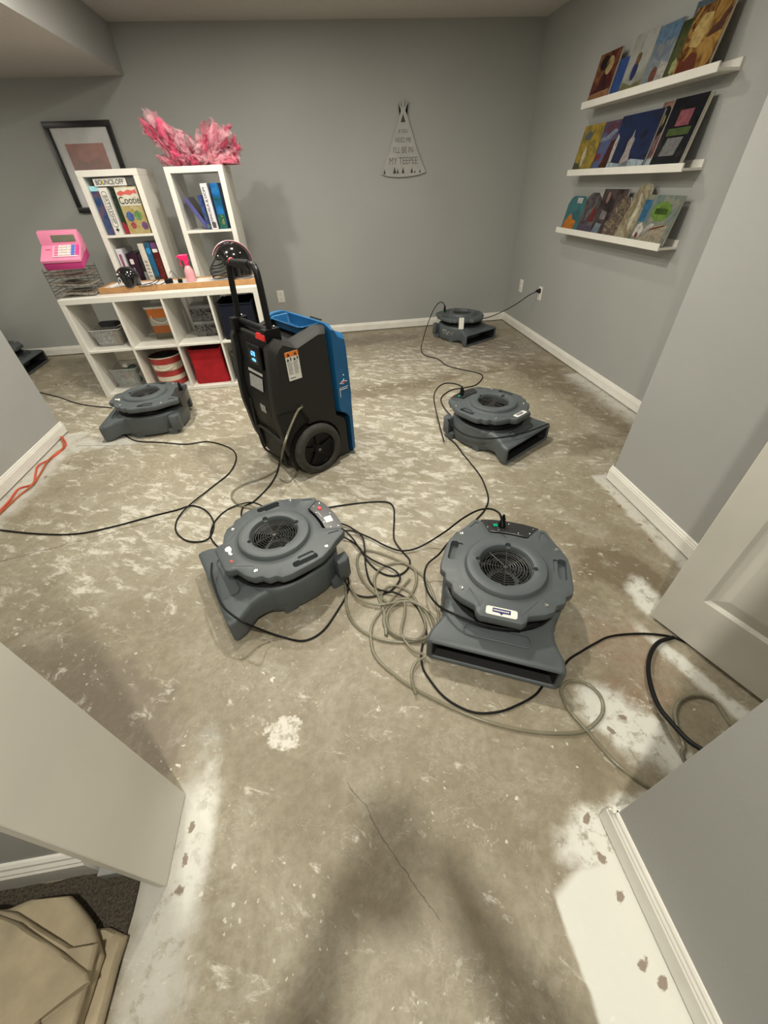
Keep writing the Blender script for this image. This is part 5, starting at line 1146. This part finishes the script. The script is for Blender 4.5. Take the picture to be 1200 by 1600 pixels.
book(2, 3.47, 3.33, .265, 'thin white book peeking behind the arched one on the bottom ledge', cover('bk15', [(170, 170, 168), (185, 184, 180), (160, 160, 158)], 6, seed=35), group=LZb, off=.030, lean=7)
book(2, 3.40, 3.12, .27, 'black picture book with grey figures in the middle of the bottom ledge', cover('bk16', [(25, 18, 20), (45, 30, 32), (90, 75, 72), (30, 20, 24)], 11, seed=36), group=LZb, off=.002,
     extra=[('pale_figure', el(-.45, .82, .14, .12), ink('pfg', (140, 110, 105))), ('grey_shirt', [(-.6, .36), (-.1, .36), (-.1, .52), (-.6, .56)], ink('gs', (130, 125, 128))), ('blue_cloth', [(-.95, .04), (-.3, .04), (-.2, .26), (-.7, .28)], ink('bc', (120, 135, 150)))])
book(2, 3.24, 3.03, .235, 'ornate brown and cream cut-out book in front of the black one', cover('bk17', [(60, 45, 40), (150, 135, 105), (80, 65, 60), (110, 95, 90), (165, 150, 120)], 26, seed=37), group=LZb, off=-.008, shape=[(-.9, 0), (.8, 0), (1, .3), (.85, .5), (1, .8), (.7, .98), (.2, 1), (-.2, .86), (-.5, .7), (-.7, .5), (-1, .3)])
book(2, 3.08, 2.885, .30, 'tall cream sculpted book with a rounded top on the bottom ledge', cover('bk18', [(150, 140, 110), (185, 178, 150), (130, 115, 85), (195, 188, 165)], 9, seed=38), group=LZb, th=.02, off=-.012, shape=[(-.9, 0), (.55, 0), (.8, .15), (.9, .4), (.75, .6), (1, .8), (.95, .93), (.7, 1), (.1, 1), (-.2, .93), (-.35, .75), (-.5, .5), (-.7, .3)],
     extra=[('pale_gown', [(.1, .3), (.4, .2), (.6, .5), (.45, .8), (.25, .85), (.3, .6)], ink('pg', (205, 200, 178)))])
book(2, 2.90, 2.585, .245, 'light blue book with a green title panel at the right end of the bottom ledge', cover('bk19', [(70, 110, 120), (150, 150, 130), (95, 125, 130), (165, 155, 130)], 8, seed=39), group=LZb, off=-.002,
     extra=[('green_panel', el(.15, .68, .52, .20, 16), ink('gpl', (110, 145, 60))), ('inner_green', [(-.2, .62), (.5, .62), (.5, .74), (-.2, .74)], ink('igr', (75, 115, 55))), ('beige_field', [(-.6, .03), (.85, .03), (.85, .44), (-.4, .36)], ink('bf', (160, 150, 130))), ('white_ship', [(-.95, .14), (-.5, .1), (.0, .3), (.1, .42), (-.1, .44), (-.4, .3), (-.7, .44), (-.9, .36)], ink('ws', (205, 200, 195))), ('red_spot', el(-.72, .16, .1, .06), ink('rs', (160, 40, 60))), ('red_line', [(-.1, .28), (.7, .40), (.7, .43), (-.1, .32)], ink('rl', (140, 50, 50))), ('blue_left', [(-.98, .45), (-.62, .45), (-.55, .9), (-.98, .9)], ink('bl', (50, 110, 150)))])

# ================================================================= folded canvas in the lower left corner
def canvas():
    KH = mat('khaki canvas', (.40, .335, .225), .9, var=.08, nscale=14, bump=.5, bscale=500)
    t = thing('canvas_drop_cloth', 'folded khaki canvas drop cloth piled on dark carpet in the lower left corner', 'cloth', (-.805, .068, .010), 0)
    def sheet(name, poly, z0, th, seed, amp=.012, tilt=(0, 0)):
        n = 30; rr = Vector((seed * 5.1, seed * 2.3, 0))
        c = Vector((sum(p[0] for p in poly) / len(poly), sum(p[1] for p in poly) / len(poly)))
        out = []
        m_ = len(poly)
        for i in range(m_):
            a, b = Vector(poly[i]), Vector(poly[(i + 1) % m_])
            for k in range(10): out.append(a.lerp(b, k / 10))
        b = MB(); L = []
        def ring(f, zf):
            l = []
            for p in out:
                q = c + (p - c) * f
                nz = noise.noise(Vector((q.x * 6, q.y * 6, 0)) + rr) * amp * 2 + noise.noise(Vector((q.x * 16, q.y * 16, 3)) + rr) * amp * .7
                l.append((q.x, q.y, z0 + zf + (nz if zf > 0 else nz * .3) + tilt[0] * q.x + tilt[1] * q.y))
            return l
        L = [ring(.02, 0), ring(.5, 0), ring(.97, 0), ring(1.0, th * .3), ring(1.0, th * .7), ring(.985, th), ring(.93, th * 1.06), ring(.8, th * 1.1), ring(.6, th * 1.12), ring(.4, th * 1.1), ring(.2, th * 1.1), ring(.02, th * 1.1)]
        b.loft(L); P(name, b, KH, t, smooth=True, ang=60)
        return
    sheet('lower_fold', [(-.50, -.70), (.150, -.66), (.160, -.02), (.165, .085), (.120, .105), (-.50, .150)], 0, .040, 1)
    sheet('upper_fold', [(-.50, -.70), (.13, -.66), (.135, -.03), (.145, .055), (.105, .110), (.055, .150), (.03, .168), (-.06, .175), (-.10, .165), (-.5, .20)], .045, .035, 2)
    sheet('middle_fold', [(-.50, -.70), (.13, -.62), (.150, .06), (.148, .072), (.09, .075), (-.06, .150), (-.12, .165), (-.5, .19)], .088, .024, 3, .013)
    sheet('top_fold', [(-.5, -.7), (.11, -.62), (.085, -.02), (.165, .015), (.155, .030), (-.02, .125), (-.10, .155), (-.5, .175)], .115, .024, 4, .015)
canvas()
# ================================================================= the person taking the picture, standing in the doorway
def skin_mesh(name, verts, edges, radii, root, sub=2):
    me = bpy.data.meshes.new('tmp'); me.from_pydata([Vector(v) for v in verts], edges, [])
    o = bpy.data.objects.new('tmp', me); C.objects.link(o)
    md = o.modifiers.new('s', 'SKIN'); md.use_smooth_shade = True
    for i, r in enumerate(radii):
        r = r if isinstance(r, tuple) else (r, r)
        me.skin_vertices[0].data[i].radius = r; me.skin_vertices[0].data[i].use_root = (i == root)
    s = o.modifiers.new('u', 'SUBSURF'); s.levels = sub; s.render_levels = sub
    dg = bpy.context.evaluated_depsgraph_get(); dg.update()
    r = bpy.data.meshes.new_from_object(o.evaluated_get(dg)); bpy.data.objects.remove(o)
    for p in r.polygons: p.use_smooth = True
    r.name = name; return r
def person():
    t = thing('person', 'person in dark clothes standing in the doorway holding a phone at eye height', 'person', (-.02, -.50, 0), 0)
    SK = mat('skin', (.55, .33, .24), .55, var=.05); CL = mat('charcoal sweater', (.05, .05, .055), .9, var=.1); JN = mat('dark jeans', (.03, .035, .055), .85, var=.15)
    V = [(0, 0, .96), (0, 0, 1.12), (0, .0, 1.30), (0, .0, 1.43), (0, .01, 1.51), (0, .03, 1.58), (0, .035, 1.66), (0, .025, 1.72)]
    Rr = [(.155, .105), (.145, .10), (.165, .11), (.12, .085), (.055, .055), (.070, .08), (.078, .095), (.055, .065)]
    E = [(i, i + 1) for i in range(7)]
    def add(p, r, frm): V.append(p); Rr.append(r); E.append((frm, len(V) - 1)); return len(V) - 1
    for s in (-1, 1):
        a = add((s * .175, 0, 1.415), .062, 3); a = add((s * .225, .06, 1.17), .047, a); a = add((s * .145, .28, 1.225), .037, a); a = add((s * .080, .395, 1.305), .027, a)
        h = add((s * .066, .425, 1.335), (.036, .018), a)
        for k, (dx, dz, ln) in enumerate(((-.006, .030, 1), (-.010, .016, 1.05), (-.011, .000, 1.0), (-.009, -.015, .85))):
            f = add((s * (.058) , .440 + .003, 1.345 + dz), .0095, h); f = add((s * (.045), .456, 1.349 + dz), .0085, f); add((s * (.030 ), .458, 1.351 + dz), .0075, f)
        f = add((s * .060, .412, 1.365), .0105, h); add((s * .045, .428, 1.385), .009, f)
        l = add((s * .095, 0, .88), .092, 0); l = add((s * .10, .015, .50), .062, l); l = add((s * .105, -.01, .10), .042, l); l = add((s * .105, .0, .045), .042, l); add((s * .115, .14, .032), (.040, .028), l)
    link('body', skin_mesh('body', V, E, Rr, 0, 2), SK, t)
    # clothing as slightly larger shells of the same limbs
    V2 = [(0, 0, .93), (0, 0, 1.12), (0, 0, 1.30), (0, 0, 1.43), (0, .006, 1.475)]; R2 = [(.168, .118), (.158, .112), (.177, .122), (.132, .098), (.07, .07)]; E2 = [(0, 1), (1, 2), (2, 3), (3, 4)]
    for s in (-1, 1):
        n = len(V2); V2 += [(s * .175, 0, 1.415), (s * .225, .06, 1.17), (s * .145, .28, 1.225), (s * .096, .365, 1.282)]; R2 += [.075, .060, .049, .040]; E2 += [(3, n), (n, n + 1), (n + 1, n + 2), (n + 2, n + 3)]
    link('sweater', skin_mesh('sweater', V2, E2, R2, 0, 2), CL, t)
    V3 = [(0, 0, .93)]; R3 = [(.165, .115)]; E3 = []
    for s in (-1, 1):
        n = len(V3); V3 += [(s * .095, 0, .85), (s * .10, .015, .50), (s * .105, -.01, .12)]; R3 += [.102, .075, .060]; E3 += [(0, n), (n, n + 1), (n + 1, n + 2)]
    link('trousers', skin_mesh('trousers', V3, E3, R3, 0, 2), JN, t)
    for s in (-1, 1): P('shoe', MB().loft([[(s * .11 + x * k, y * k2 + .06, z) for x, y in rrect(-.048, .048, -.13, .13, .04)] for z, k, k2 in ((.002, 1, 1), (.03, 1, 1), (.06, .85, .9), (.09, .65, .5))]), BLACKM, t, smooth=True)
    P('hair', MB().loft([[(x * k * .088, y * k * .112 + .012 + oy, z) for x, y in [(math.cos(2 * PI * i / 24), math.sin(2 * PI * i / 24)) for i in range(24)]] for z, k, oy in ((1.60, .75, -.04), (1.66, .95, -.012), (1.72, 1.0, -.004), (1.765, .85, 0), (1.792, .5, 0), (1.80, .1, 0))]), mat('brown hair', (.05, .03, .02), .7), t, smooth=True)
    fc = MB(); fc.ball((0, .135, 1.655), .014, .7, 1.1, 1.3, 8); P('nose', fc, SK, t, smooth=True)
    for s in (-1, 1):
        P('eye', MB().ball((s * .030, .118, 1.68), .011, n=8), W1, t, smooth=True); P('ear', MB().ball((s * .083, .02, 1.665), .022, .4, .8, 1.3, 8), SK, t, smooth=True)
    P('mouth', MB().ball((0, .122, 1.612), .020, 1.1, .35, .3, 8), mat('lips', (.4, .12, .10), .5), t, smooth=True)
    # the phone, its back lens at the viewpoint
    p = thing('phone', 'black phone held upright by the person in the doorway', 'phone', (0, 0, 0), 0)
    mt_ = Matrix((rt, -dn, -fw)).transposed().to_4x4(); mt_.translation = CAM - fw * .012 + dn * .052 - rt * .018
    p.matrix_world = mt_
    P('phone_body', MB().prism(rrect(-.036, .036, -.074, .074, .010), -.0, .008), BLACKM, p, bevel=.0015)
    P('phone_screen', MB().prism(rrect(-.033, .033, -.071, .071, .008), .008, .0084), mat('phone glass', (.02, .02, .025), .05, var=0), p)
person()
